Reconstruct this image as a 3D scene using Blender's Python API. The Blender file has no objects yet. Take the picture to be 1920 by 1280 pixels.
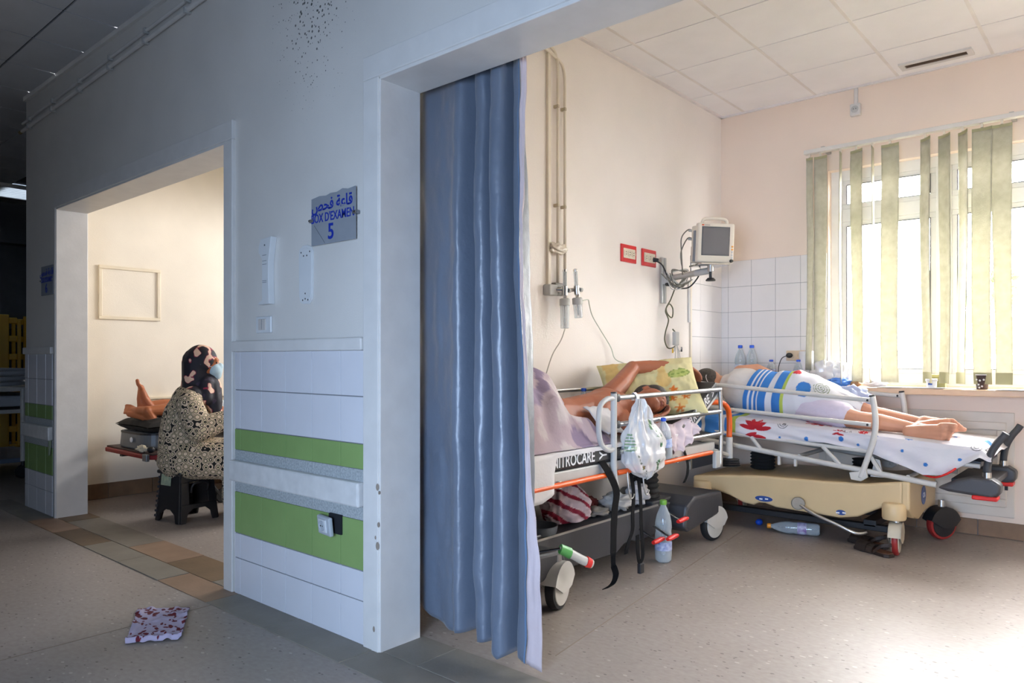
import bpy, math, random
from mathutils import Vector, Matrix, noise as mnoise
random.seed(7)
R = math.radians
scene = bpy.context.scene
col = scene.collection

# ------------------------------------------------------------------ camera
cam_d = bpy.data.cameras.new('camera')
cam = bpy.data.objects.new('camera', cam_d); col.objects.link(cam)
cam_d.sensor_width = 36.0; cam_d.sensor_fit = 'HORIZONTAL'
cam_d.lens = 36.0 * 1370.0 / 1920.0
cam_d.shift_y = 32.0 / 1920.0
cam_d.clip_start = 0.05
cam.location = (0, 0, 1.1)
cam.rotation_euler = (R(90), 0, R(40.93))
scene.camera = cam

# ------------------------------------------------------------------ world, lights, exposure
w = bpy.data.worlds.new('overcast_sky'); scene.world = w; w.use_nodes = True
wb = w.node_tree.nodes['Background']
wb.inputs[0].default_value = (1.0, 0.965, 0.98, 1); wb.inputs[1].default_value = 92.0

def area(name, loc, size, rot, color, power, portal=False):
    d = bpy.data.lights.new(name, 'AREA'); d.shape = 'RECTANGLE'; d.size, d.size_y = size
    d.color = color; d.energy = power
    if portal: d.cycles.is_portal = True
    o = bpy.data.objects.new(name, d); col.objects.link(o); o.location = loc; o.rotation_euler = rot
    return o
# sky seen through the two ward windows (portals: they only guide the sky's own light)
area('window_portal', (-0.3, 5.50, 1.68), (2.8, 1.5), (R(-90), 0, 0), (1, 1, 1), 1, True)
area('window_portal', (-4.3, 5.50, 2.15), (2.2, .5), (R(-90), 0, 0), (1, 1, 1), 1, True)
# unseen area light added in place of cool daylight from behind the photographer
area('corridor_daylight_fill', (-0.35, -1.42, 0.9), (1.6, 1.5), (R(78), 0, R(18)), (0.53, 0.71, 1.0), 112).data.spread = R(112)
# unseen fill lamps added under both ward ceilings, hidden by the door heads
area('ward_fill', (-5.0, 2.9, 2.93), (1.0, 0.3), (0, 0, 0), (1.0, 0.86, 0.68), 5)
area('ward_fill', (-0.5, 3.1, 2.93), (1.0, 0.4), (0, 0, 0), (1.0, 0.92, 0.86), 10)
vs = scene.view_settings
vs.view_transform = 'Standard'; vs.look = 'None'; vs.gamma = 1.0; vs.use_curve_mapping = False; vs.exposure = 0.0
scene.cycles.max_bounces = 10; scene.cycles.diffuse_bounces = 6; scene.cycles.transparent_max_bounces = 24
scene.cycles.use_denoising = True; scene.cycles.sample_clamp_indirect = 6.0; scene.cycles.caustics_refractive = False; scene.cycles.caustics_reflective = False

# ------------------------------------------------------------------ helpers
def lin(c):
    if isinstance(c, str):
        c = c.lstrip('#'); c = [int(c[i:i+2], 16) / 255 for i in (0, 2, 4)]
    return tuple((v / 12.92 if v <= 0.04045 else ((v + 0.055) / 1.055) ** 2.4) for v in c)

MATS = {}
def mat(name, c=None, rough=0.55, metal=0.0, spec=0.5, var=0.06, vscale=6.0, bump=0.0, bscale=60.0, c2=None, trans=0.0, sheen=0.0, emit=0.0, vcol=False, coat=0.0):
    """Procedural principled material: base colour broken up by noise, optional fine relief."""
    if name in MATS: return MATS[name]
    m = bpy.data.materials.new(name); m.use_nodes = True; nt = m.node_tree; N, L = nt.nodes, nt.links
    b = N['Principled BSDF']
    b.inputs['Roughness'].default_value = rough; b.inputs['Metallic'].default_value = metal
    b.inputs['Specular IOR Level'].default_value = spec
    if sheen: b.inputs['Sheen Weight'].default_value = sheen
    if coat: b.inputs['Coat Weight'].default_value = coat
    tc = N.new('ShaderNodeTexCoord'); nz = N.new('ShaderNodeTexNoise'); nz.inputs['Scale'].default_value = vscale; nz.inputs['Detail'].default_value = 5
    L.new(tc.outputs['Object'], nz.inputs['Vector'])
    if vcol:
        at = N.new('ShaderNodeAttribute'); at.attribute_name = 'Col'
        mx = N.new('ShaderNodeMix'); mx.data_type = 'RGBA'; mx.blend_type = 'MULTIPLY'; mx.inputs[0].default_value = var
        L.new(at.outputs['Color'], mx.inputs[6]); L.new(nz.outputs['Color'], mx.inputs[7]); L.new(mx.outputs[2], b.inputs['Base Color'])
    else:
        c = lin(c); cr = N.new('ShaderNodeValToRGB'); cr.color_ramp.elements[0].position = 0.3; cr.color_ramp.elements[1].position = 0.7
        lo = lin(c2) if c2 else tuple(v * (1 - var) for v in c); hi = c if c2 else tuple(min(1, v * (1 + var)) for v in c)
        cr.color_ramp.elements[0].color = (*lo, 1); cr.color_ramp.elements[1].color = (*hi, 1)
        L.new(nz.outputs['Fac'], cr.inputs['Fac']); L.new(cr.outputs['Color'], b.inputs['Base Color'])
        if emit:
            L.new(cr.outputs['Color'], b.inputs['Emission Color']); b.inputs['Emission Strength'].default_value = emit
    if bump:
        n2 = N.new('ShaderNodeTexNoise'); n2.inputs['Scale'].default_value = bscale; n2.inputs['Detail'].default_value = 4
        L.new(tc.outputs['Object'], n2.inputs['Vector']); bp = N.new('ShaderNodeBump'); bp.inputs['Strength'].default_value = bump; bp.inputs['Distance'].default_value = 0.01
        L.new(n2.outputs['Fac'], bp.inputs['Height']); L.new(bp.outputs['Normal'], b.inputs['Normal'])
    if trans:   # thin cloth or film: part of the light passes through
        t = N.new('ShaderNodeBsdfTranslucent'); ms = N.new('ShaderNodeMixShader'); ms.inputs[0].default_value = trans
        src = b.inputs['Base Color'].links[0].from_socket; L.new(src, t.inputs['Color'])
        L.new(b.outputs[0], ms.inputs[1]); L.new(t.outputs[0], ms.inputs[2]); L.new(ms.outputs[0], N['Material Output'].inputs['Surface'])
    MATS[name] = m; return m

def film(name, c, clear=0.6, rough=0.15, vcol=False):
    """Thin clear plastic or glass: see-through mixed with gloss."""
    m = mat(name, c, rough=rough, spec=0.8, vcol=vcol, var=0.03); N, L = m.node_tree.nodes, m.node_tree.links
    tr = N.new('ShaderNodeBsdfTransparent'); tr.inputs[0].default_value = (*[0.6 + 0.4 * v for v in lin(c)], 1)
    ms = N.new('ShaderNodeMixShader'); fr = N.new('ShaderNodeLayerWeight'); fr.inputs[0].default_value = 0.35
    mr = N.new('ShaderNodeMapRange'); mr.inputs['To Min'].default_value = 1 - clear; mr.inputs['To Max'].default_value = min(1, 1 - clear + 0.5)
    L.new(fr.outputs['Facing'], mr.inputs['Value']); L.new(mr.outputs[0], ms.inputs[0])
    L.new(tr.outputs[0], ms.inputs[1]); L.new(N['Principled BSDF'].outputs[0], ms.inputs[2]); L.new(ms.outputs[0], N['Material Output'].inputs['Surface'])
    return m

class G:
    def __init__(s): s.v = []; s.f = []; s.c = []
    def add(s, vs, fs):
        o = len(s.v); s.v += [tuple(p) for p in vs]; s.f += [tuple(i + o for i in f) for f in fs]; return s
    def box(s, x0, x1, y0, y1, z0, z1):
        return s.add([(x, y, z) for z in (z0, z1) for y in (y0, y1) for x in (x0, x1)], [(0, 2, 3, 1), (4, 5, 7, 6), (0, 1, 5, 4), (1, 3, 7, 5), (3, 2, 6, 7), (2, 0, 4, 6)])
    def obox(s, c, h, M=None):
        M = M or Matrix.Identity(3); c = Vector(c); pts = [c + M @ Vector((sx * h[0], sy * h[1], sz * h[2])) for sz in (-1, 1) for sy in (-1, 1) for sx in (-1, 1)]
        return s.add(pts, [(0, 2, 3, 1), (4, 5, 7, 6), (0, 1, 5, 4), (1, 3, 7, 5), (3, 2, 6, 7), (2, 0, 4, 6)])
    def cyl(s, p0, p1, r0, r1=None, n=16): return s.tube([p0, p1], [r0, r0 if r1 is None else r1], n)
    def tube(s, pts, r, n=10, closed=False, flat=None, up=None):
        pts = [Vector(p) for p in pts]; k = len(pts)
        rs = r if isinstance(r, (list, tuple)) else [r] * k
        T = []
        for i in range(k):
            a = pts[i - 1] if (i or closed) else pts[i]; b = pts[(i + 1) % k] if (i < k - 1 or closed) else pts[i]
            t = (b - a); T.append(t.normalized() if t.length > 1e-9 else Vector((0, 0, 1)))
        ref = Vector(up) if up else (Vector((0, 0, 1)) if abs(T[0].z) < 0.9 else Vector((1, 0, 0)))
        u = (ref - T[0] * ref.dot(T[0])).normalized(); vs = []
        for i in range(k):
            if up: u = Vector(up) - T[i] * Vector(up).dot(T[i])
            else: u = u - T[i] * u.dot(T[i])
            u = u.normalized() if u.length > 1e-6 else T[i].orthogonal().normalized()
            b = T[i].cross(u)
            for j in range(n):
                a = 2 * math.pi * (j + 0.5) / n; fl = flat if flat else 1.0
                vs.append(pts[i] + (u * math.cos(a) * fl + b * math.sin(a)) * rs[i])
        fs = []
        for i in range(k if closed else k - 1):
            for j in range(n):
                a, b2 = i * n + j, i * n + (j + 1) % n; c, d = ((i + 1) % k) * n + (j + 1) % n, ((i + 1) % k) * n + j
                fs.append((a, b2, c, d))
        if not closed: fs += [tuple(range(n - 1, -1, -1)), tuple((k - 1) * n + j for j in range(n))]
        return s.add(vs, fs)
    def ribbon(s, pts, wv, t=0.0015):
        """A flat strap: centre line PTS, half-width vectors WV (one or one each), thickness T."""
        pts = [Vector(p) for p in pts]; k = len(pts); W = [Vector(x) for x in wv] if not isinstance(wv[0], (int, float)) else [Vector(wv)] * k
        vs = []
        for i in range(k):
            tg = (pts[min(i + 1, k - 1)] - pts[max(i - 1, 0)]).normalized(); nn = tg.cross(W[i]).normalized() * t
            vs += [pts[i] - W[i] - nn, pts[i] + W[i] - nn, pts[i] + W[i] + nn, pts[i] - W[i] + nn]
        fs = [(3, 2, 1, 0), (4 * k - 4, 4 * k - 3, 4 * k - 2, 4 * k - 1)]
        for i in range(k - 1):
            for j in range(4): fs.append((4 * i + j, 4 * i + (j + 1) % 4, 4 * i + 4 + (j + 1) % 4, 4 * i + 4 + j))
        return s.add(vs, fs)
    def lathe(s, prof, c=(0, 0, 0), n=20, M=None, cap=True):
        c = Vector(c); M = M or Matrix.Identity(3); vs = []; k = len(prof)
        for r, z in prof:
            for j in range(n):
                a = 2 * math.pi * j / n; vs.append(c + M @ Vector((r * math.cos(a), r * math.sin(a), z)))
        fs = [(i * n + j, i * n + (j + 1) % n, (i + 1) * n + (j + 1) % n, (i + 1) * n + j) for i in range(k - 1) for j in range(n)]
        if cap: fs += [tuple(range(n - 1, -1, -1)), tuple((k - 1) * n + j for j in range(n))]
        return s.add(vs, fs)
    def sph(s, c, r, n=16, m=10, M=None):
        r = (r, r, r) if isinstance(r, (int, float)) else r; c = Vector(c); M = M or Matrix.Identity(3)
        vs = [c + M @ Vector((0, 0, -r[2]))]
        for i in range(1, m):
            p = math.pi * i / m - math.pi / 2
            for j in range(n):
                a = 2 * math.pi * j / n; vs.append(c + M @ Vector((r[0] * math.cos(p) * math.cos(a), r[1] * math.cos(p) * math.sin(a), r[2] * math.sin(p))))
        vs.append(c + M @ Vector((0, 0, r[2]))); fs = [(0, 1 + (j + 1) % n, 1 + j) for j in range(n)]
        for i in range(m - 2):
            for j in range(n):
                a = 1 + i * n + j; b = 1 + i * n + (j + 1) % n; fs.append((a, b, b + n, a + n))
        e = len(vs) - 1; q = 1 + (m - 2) * n; fs += [(q + j, q + (j + 1) % n, e) for j in range(n)]
        return s.add(vs, fs)
    def prism(s, poly, f0, f1):
        """poly: 2-D outline; f0/f1 map (a,b) to a 3-D point on the two end faces."""
        n = len(poly); vs = [f0(*p) for p in poly] + [f1(*p) for p in poly]
        return s.add(vs, [tuple(range(n - 1, -1, -1)), tuple(range(n, 2 * n))] + [(i, (i + 1) % n, n + (i + 1) % n, n + i) for i in range(n)])
    def grid(s, nu, nv, f, cf=None, wrap=False):
        o = len(s.v); vs = []
        for j in range(nv + 1):
            for i in range(nu + (0 if wrap else 1)):
                vs.append(f(i / nu, j / nv))
                if cf: s.c.append((*lin(cf(i / nu, j / nv, vs[-1])), 1))
        W = nu + (0 if wrap else 1)
        return s.add(vs, [(j * W + i, j * W + (i + 1) % W, (j + 1) * W + (i + 1) % W, (j + 1) * W + i) for j in range(nv) for i in range(nu)])
    def build(s, name, m, parent=None, smooth=False, local=False, bevel=0.0, solid=0.0, sub=0, angle=None, seg=2):
        off = Vector(parent['_o']) if (parent is not None and not local) else Vector((0, 0, 0))
        me = bpy.data.meshes.new(name); me.from_pydata([tuple(Vector(p) - off) for p in s.v], [], s.f); me.update()
        if s.c:
            ca = me.color_attributes.new('Col', 'FLOAT_COLOR', 'POINT')
            for i, c in enumerate(s.c): ca.data[i].color = c
        if isinstance(m, (list, tuple)):
            for q in m: me.materials.append(q)
        else: me.materials.append(m)
        if smooth:
            me.shade_smooth()
            if angle: me.set_sharp_from_angle(angle=R(angle))
        o = bpy.data.objects.new(name, me); col.objects.link(o)
        if parent is not None: o.parent = parent
        if solid:
            q = o.modifiers.new('thickness', 'SOLIDIFY'); q.thickness = solid; q.offset = 0
        if bevel:
            q = o.modifiers.new('edge', 'BEVEL'); q.width = bevel; q.segments = seg; q.limit_method = 'ANGLE'; q.angle_limit = R(40)
        if sub:
            q = o.modifiers.new('round', 'SUBSURF'); q.levels = sub; q.render_levels = sub
        o['_o'] = tuple(off)
        return o

def tag(o, label, cat=None, group=None, kind=None):
    if label: o['label'] = label
    if cat: o['category'] = cat
    if group: o['group'] = group
    if kind: o['kind'] = kind
    return o
def thing(name, label, cat, loc=(0, 0, 0), rz=0.0, group=None):
    o = bpy.data.objects.new(name, None); col.objects.link(o); o.location = loc; o.rotation_euler = (0, 0, rz); o['_o'] = tuple(loc); o.empty_display_size = 0.05
    return tag(o, label, cat, group)
def struct(o, label=None): o['kind'] = 'structure'; (label and tag(o, label)); return o

def cr(pts, k=6, closed=False):
    """Catmull-Rom through the points."""
    P = [Vector(p) for p in pts]; n = len(P); out = []
    for i in range(n if closed else n - 1):
        p0 = P[(i - 1) % n] if (closed or i) else P[0]; p1 = P[i]; p2 = P[(i + 1) % n]; p3 = P[(i + 2) % n] if (closed or i < n - 2) else P[-1]
        for j in range(k):
            t = j / k; out.append(0.5 * ((2 * p1) + (p2 - p0) * t + (2 * p0 - 5 * p1 + 4 * p2 - p3) * t * t + (3 * p1 - p0 - 3 * p2 + p3) * t ** 3))
    if not closed: out.append(P[-1])
    return out
def lerp(a, b, t): return a + (b - a) * t
def ss(a, b, x):
    t = max(0.0, min(1.0, (x - a) / (b - a))); return t * t * (3 - 2 * t)
def interp(tab, x):
    if x <= tab[0][0]: return tab[0][1]
    for (a, u), (b, v) in zip(tab, tab[1:]):
        if x <= b: return u + (v - u) * (x - a) / (b - a)
    return tab[-1][1]
def nz(x, y=0.0, z=0.0): return mnoise.noise(Vector((x, y, z)))
def basis(x, y, z): return Matrix((x, y, z)).transposed()
def rotz(a): return Matrix.Rotation(a, 3, 'Z')

def text(name, s, size, m, parent, M, o, depth=0.0006, sx=1.0, local=False, extra=0.0):
    """Lettering as thin raised print; M columns: reading direction, up, outward."""
    cu = bpy.data.curves.new(name, 'FONT'); cu.body = s; cu.size = size; cu.extrude = depth; cu.align_x = 'CENTER'; cu.align_y = 'CENTER'; cu.offset = extra; cu.resolution_u = 3
    t = bpy.data.objects.new(name, cu); col.objects.link(t); bpy.context.view_layer.update()
    me = bpy.data.meshes.new_from_object(t.evaluated_get(bpy.context.evaluated_depsgraph_get())); bpy.data.objects.remove(t); bpy.data.curves.remove(cu)
    off = Vector(parent['_o']) if (parent is not None and not local) else Vector((0, 0, 0))
    for v in me.vertices: v.co = Vector(o) - off + M @ Vector((v.co.x * sx, v.co.y, v.co.z))
    me.materials.clear(); me.materials.append(m); ob = bpy.data.objects.new(name, me); col.objects.link(ob); ob.parent = parent; ob['_o'] = tuple(off); return ob

def flesh(name, chains, m, parent=None, voxel=0.006, smooth=4, local=False):
    """One continuous body surface: tapered limbs, ellipsoids and joints fused by a voxel remesh."""
    g = G()
    for q in chains:
        if q[0] == 'c':
            P, rr = [Vector(p) for p in q[1]], q[2]
            for i in range(len(P)):
                g.sph(P[i], rr[i], 12, 8)
                if i:
                    d = (P[i] - P[i - 1]).length
                    if d > 1e-5: g.tube([P[i - 1], P[i]], [rr[i - 1], rr[i]], 12)
        else: g.sph(q[1], q[2], 20, 14, q[3] if len(q) > 3 else None)
    off = Vector(parent['_o']) if (parent is not None and not local) else Vector((0, 0, 0))
    me = bpy.data.meshes.new('tmp'); me.from_pydata([tuple(Vector(p) - off) for p in g.v], [], g.f); o = bpy.data.objects.new('tmp', me); col.objects.link(o)
    r = o.modifiers.new('r', 'REMESH'); r.mode = 'VOXEL'; r.voxel_size = voxel
    s = o.modifiers.new('s', 'SMOOTH'); s.factor = 0.5; s.iterations = smooth
    bpy.context.view_layer.update()
    me2 = bpy.data.meshes.new_from_object(o.evaluated_get(bpy.context.evaluated_depsgraph_get())); bpy.data.objects.remove(o); bpy.data.meshes.remove(me)
    me2.name = name; me2.materials.clear(); me2.materials.append(m); me2.shade_smooth(); ob = bpy.data.objects.new(name, me2); col.objects.link(ob)
    if parent is not None: ob.parent = parent
    ob['_o'] = tuple(off); return ob

# ------------------------------------------------------------------ materials
WHITE = mat('corridor_gloss_paint', '#d6d2cc', rough=0.32, spec=0.5, var=0.04, vscale=3, bump=0.12, bscale=180)
def mould(m):
    N, L = m.node_tree.nodes, m.node_tree.links; b = N['Principled BSDF']; src = b.inputs['Base Color'].links[0].from_socket
    tc = N.new('ShaderNodeTexCoord'); vo = N.new('ShaderNodeTexVoronoi'); vo.inputs['Scale'].default_value = 62; L.new(tc.outputs['Object'], vo.inputs['Vector'])
    wn = N.new('ShaderNodeTexWhiteNoise'); L.new(vo.outputs['Position'], wn.inputs[0])
    ds = N.new('ShaderNodeVectorMath'); ds.operation = 'DISTANCE'; mp = N.new('ShaderNodeMapping'); mp.inputs['Scale'].default_value = (1, 1, .62); L.new(tc.outputs['Object'], mp.inputs[0]); L.new(mp.outputs[0], ds.inputs[0]); ds.inputs[1].default_value = (-2.62, 1.75, 2.66 * .62)
    mr = N.new('ShaderNodeMapRange'); mr.inputs['From Min'].default_value = .10; mr.inputs['From Max'].default_value = .42; mr.inputs['To Min'].default_value = .42; mr.inputs['To Max'].default_value = 0; L.new(ds.outputs['Value'], mr.inputs['Value'])
    mu = N.new('ShaderNodeMath'); mu.operation = 'MULTIPLY'; L.new(wn.outputs['Value'], mu.inputs[0]); L.new(mr.outputs[0], mu.inputs[1])
    lt = N.new('ShaderNodeMath'); lt.operation = 'LESS_THAN'; L.new(vo.outputs['Distance'], lt.inputs[0]); L.new(mu.outputs[0], lt.inputs[1])
    mx = N.new('ShaderNodeMix'); mx.data_type = 'RGBA'; L.new(lt.outputs[0], mx.inputs[0]); L.new(src, mx.inputs[6]); mx.inputs[7].default_value = (.13, .13, .12, 1); L.new(mx.outputs[2], b.inputs['Base Color'])
mould(WHITE)
CREAM = mat('ward_cream_paint', '#f1eae4', rough=0.5, var=0.035, vscale=2.0, bump=0.1, bscale=150)
CREAM6 = mat('box_cream_paint', '#ebe1d0', rough=0.45, var=0.05, vscale=2.5, bump=0.1, bscale=150)
TRIMW = mat('white_trim_paint', '#d6d3cf', rough=0.35, var=0.05, vscale=9, bump=0.05)
TILEW = mat('white_glazed_tile', '#d3d3d8', rough=0.22, var=0.02)
TILEG = mat('green_glazed_tile', '#84a062', rough=0.25, var=0.04)
GROUT = mat('grout', '#7b7c80', rough=0.8)
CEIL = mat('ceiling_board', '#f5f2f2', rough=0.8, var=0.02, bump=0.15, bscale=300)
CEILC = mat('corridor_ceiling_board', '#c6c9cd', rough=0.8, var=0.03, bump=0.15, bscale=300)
JOINT = mat('ceiling_joint', '#8d8780', rough=0.8)
METAL = mat('steel_tube', '#b9b8b6', rough=0.28, metal=0.9, var=0.05)
CHROME = mat('chrome', '#cfcfcf', rough=0.12, metal=1.0)
WTUBE = mat('white_enamel_tube', '#c9c7c2', rough=0.35, var=0.06, vscale=14)
ORANGE = mat('orange_plastic', '#dc5a14', rough=0.4)
BLACKP = mat('black_plastic', '#1d1d20', rough=0.5)
BLACKF = mat('black_webbing', '#0c0c0e', rough=0.9, spec=0.15)
DGREY = mat('dark_grey_shell', '#3c3c40', rough=0.45, bump=0.05)
GREYP = mat('light_grey_plastic', '#b9b9b6', rough=0.45)
RED = mat('red_plastic', '#c91f1c', rough=0.4)
GREENP = mat('green_plastic', '#4a9a4f', rough=0.4)
BEIGE = mat('beige_shell', '#cdb58c', rough=0.42, var=0.04)
RUBBER = mat('black_rubber', '#1a1a1b', rough=0.7)
MARINE = mat('blue_print', '#16309c', rough=0.5)
PRINTW = mat('white_print', '#e8e8ea', rough=0.6)
SKIN = mat('tanned_skin', '#96593f', rough=0.5, var=0.12, vscale=8, spec=0.35)
SKINB = mat('fair_skin', '#be8a6f', rough=0.5, var=0.10, vscale=8, spec=0.35)
SKINC = mat('ruddy_skin', '#a8623c', rough=0.5, var=0.12, vscale=8, spec=0.35)
NAIL = mat('nail', '#d3a58c', rough=0.3)
LINEN = mat('white_linen', '#e6e4e6', rough=0.8, var=0.04, bump=0.1, bscale=90, trans=0.15)
VCLOTH = mat('printed_cloth', rough=0.8, vcol=True, var=0.08, bump=0.12, bscale=70, trans=0.12)
VHARD = mat('printed_plastic', rough=0.5, vcol=True, var=0.05)
CLEAR = film('clear_pet', '#dfe6ea', clear=0.72, rough=0.08)
BLUECAP = mat('blue_cap', '#1c4fc0', rough=0.35)
CONDUIT = mat('ivory_conduit', '#e3d9c8', rough=0.35)
ALU = mat('aluminium', '#b5b3ae', rough=0.35, metal=0.7)
CABLE = mat('grey_cable', '#6d6a60', rough=0.5)

def floor_mat():
    m = bpy.data.materials.new('speckled_vinyl'); m.use_nodes = True; N, L = m.node_tree.nodes, m.node_tree.links; b = N['Principled BSDF']
    tc = N.new('ShaderNodeTexCoord'); mp = N.new('ShaderNodeMapping'); mp.inputs['Scale'].default_value = (1, 1.7, 1); L.new(tc.outputs['Object'], mp.inputs[0])
    def ramp(sock, a, b_, ca, cb):
        r = N.new('ShaderNodeValToRGB'); r.color_ramp.elements[0].position = a; r.color_ramp.elements[1].position = b_; r.color_ramp.elements[0].color = (*ca, 1); r.color_ramp.elements[1].color = (*cb, 1); L.new(sock, r.inputs[0]); return r.outputs[0]
    n1 = N.new('ShaderNodeTexNoise'); n1.inputs['Scale'].default_value = 34; n1.inputs['Detail'].default_value = 6; L.new(mp.outputs[0], n1.inputs[0])
    base = ramp(n1.outputs['Fac'], 0.3, 0.72, lin('#978e88'), lin('#a49c96'))
    n2 = N.new('ShaderNodeTexNoise'); n2.inputs['Scale'].default_value = 1.3; n2.inputs['Detail'].default_value = 3; L.new(tc.outputs['Object'], n2.inputs[0])
    wear = ramp(n2.outputs['Fac'], 0.3, 0.7, (0.86, 0.84, 0.81), (1, 1, 1))
    mx = N.new('ShaderNodeMix'); mx.data_type = 'RGBA'; mx.blend_type = 'MULTIPLY'; mx.inputs[0].default_value = 1; L.new(base, mx.inputs[6]); L.new(wear, mx.inputs[7])
    vo = N.new('ShaderNodeTexVoronoi'); vo.inputs['Scale'].default_value = 26; L.new(mp.outputs[0], vo.inputs['Vector'])
    wv = N.new('ShaderNodeTexWhiteNoise'); L.new(vo.outputs['Position'], wv.inputs[0])
    lt = N.new('ShaderNodeMath'); lt.operation = 'LESS_THAN'; L.new(vo.outputs['Distance'], lt.inputs[0]); sc = N.new('ShaderNodeMath'); sc.operation = 'MULTIPLY'; sc.inputs[1].default_value = 0.25; L.new(wv.outputs['Value'], sc.inputs[0]); L.new(sc.outputs[0], lt.inputs[1])
    chip = ramp(wv.outputs['Value'], 0.86, 0.9, lin('#6f6761'), lin('#b3aba5'))
    m2 = N.new('ShaderNodeMix'); m2.data_type = 'RGBA'; L.new(lt.outputs[0], m2.inputs[0]); L.new(mx.outputs[2], m2.inputs[6]); L.new(chip, m2.inputs[7]); L.new(m2.outputs[2], b.inputs['Base Color'])
    b.inputs['Roughness'].default_value = 0.42; b.inputs['Specular IOR Level'].default_value = 0.35
    return m
VINYL = floor_mat()
STONE = mat('stone_tile', '#807a70', rough=0.5, var=0.12, vscale=7, bump=0.08)
STONEB = mat('brown_stone_tile', '#6e5a44', rough=0.5, var=0.14, vscale=7, bump=0.08)
STONER = mat('buff_stone_tile', '#8d7460', rough=0.5, var=0.14, vscale=7, bump=0.08)
SKIRT = mat('brown_skirting_tile', '#7a6048', rough=0.5, var=0.18, vscale=8, bump=0.1)

FY0, FY1 = 1.75, 1.93      # the corridor wall's two faces
LX = -2.49                 # left wall of the ward box
BY = 5.35                  # back wall with the window
CZ, CZC = 2.97, 3.05       # ceilings: ward, corridor

# ================================================================== STRUCTURE
floor = struct(G().box(-12.0, 4.0, -2.5, 7.0, -0.1, 0.0).build('floor', VINYL), 'speckled beige vinyl floor of the corridor and the ward boxes')
# stone tiles let into the floor under the wall: two rows
xs = [-6.7 + 0.5 * i for i in range(17)]
for r, (y0, y1, dx) in enumerate([(1.585, 1.745, 0.0), (1.75, 1.955, 0.23)]):
    for i, x in enumerate(xs):
        x0 = x + dx
        if r == 1 and not (-5.8 < x0 + .25 < -3.2 or x0 + .25 > -2.3): continue
        m = [STONE, STONEB, STONER, STONE][(i * 3 + r * 2) % 4] if x0 < -3.2 else STONE
        G().box(x0 + 0.003, x0 + 0.497, y0, y1, -0.02, 0.0025 + 0.0008 * ((i + r) % 3)).build('stone_tile', m, floor, bevel=0.001)
# long welded seams of the vinyl
for p in [((-1.65, 2.15), (-1.95, 4.5)), ((-3.15, 1.585), (-3.15, -0.5))]:
    a, b = Vector((*p[0], 0.0012)), Vector((*p[1], 0.0012)); G().ribbon([a, b], Vector((b - a).cross((0, 0, 1)).normalized() * 0.0018), 0.0006).build('vinyl_seam', mat('seam', '#8c7f70'), floor)

# --- corridor-side wall: left end, lintels, pillar, right part
def wallpiece(name, x0, x1, z0, z1): return struct(G().box(x0, x1, FY0, FY1, z0, z1).build(name, WHITE))
HEADL, HEADR = 2.135, 2.155
OLX0, OLX1, ORX0, ORX1 = -5.66, -3.32, -2.17, 0.22
wf = struct(G().box(-6.33, OLX0, FY0, FY1, 0, CZC).box(OLX0, OLX1, FY0, FY1, HEADL, CZC).box(OLX1, ORX0, FY0, FY1, 0, CZC).box(ORX0, ORX1, FY0, FY1, HEADR, CZC).box(ORX1, 4.0, FY0, FY1, 0, CZC).build('wall_front', WHITE), 'white painted corridor wall with two wide doorways')
# pale tiled dado on the pillar and on the left end of the wall
def dado(x0, x1, cols, label):
    edges = [x0] + cols + [x1]; yb = FY0
    rows = [(0.0, 0.168, TILEW), (0.170, 0.284, TILEW), (0.286, 0.478, TILEG), (0.674, 0.771, TILEG), (0.773, 0.953, TILEW), (0.955, 1.132, TILEW)]
    G().box(x0, x1, yb - 0.004, yb + 0.02, 0, 1.13).build('grout_bed', GROUT, wf)
    for z0, z1, m in rows:
        for a, b in zip(edges, edges[1:]):
            G().box(a + 0.0016, b - 0.0016, yb - 0.009, yb, z0 + 0.001, z1 - 0.001).build('green_tile' if m is TILEG else 'wall_tile', m, wf, bevel=0.0012)
    sp = mat('speckled_stone_band', '#b7bcbd', c2='#8c9294', rough=0.6, vscale=120, bump=0.15, bscale=120)
    for z0, z1 in ((0.479, 0.53), (0.625, 0.673)):
        for a, b in zip(edges, edges[1:]): G().box(a + 0.0008, b - 0.0008, yb - 0.008, yb, z0, z1).build('speckled_tile', sp, wf)
    bm = mat('bumper_paint', '#d3d2d0', rough=0.35, var=0.08, vscale=18, bump=0.04)
    G().box(x0 - 0.01, x1 - 0.004, yb - 0.035, yb, 0.53, 0.626).build('bumper_rail', bm, wf, bevel=0.008)
    G().box(x0 - 0.012, x1, yb - 0.022, yb, 1.132, 1.182).build('dado_moulding', TRIMW, wf, bevel=0.006)
dado(-3.235, -2.262, [-3.183, -2.997, -2.802, -2.606, -2.408], '')
dado(-6.33, OLX0 - 0.075, [-6.25, -6.06, -5.87], '')

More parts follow.
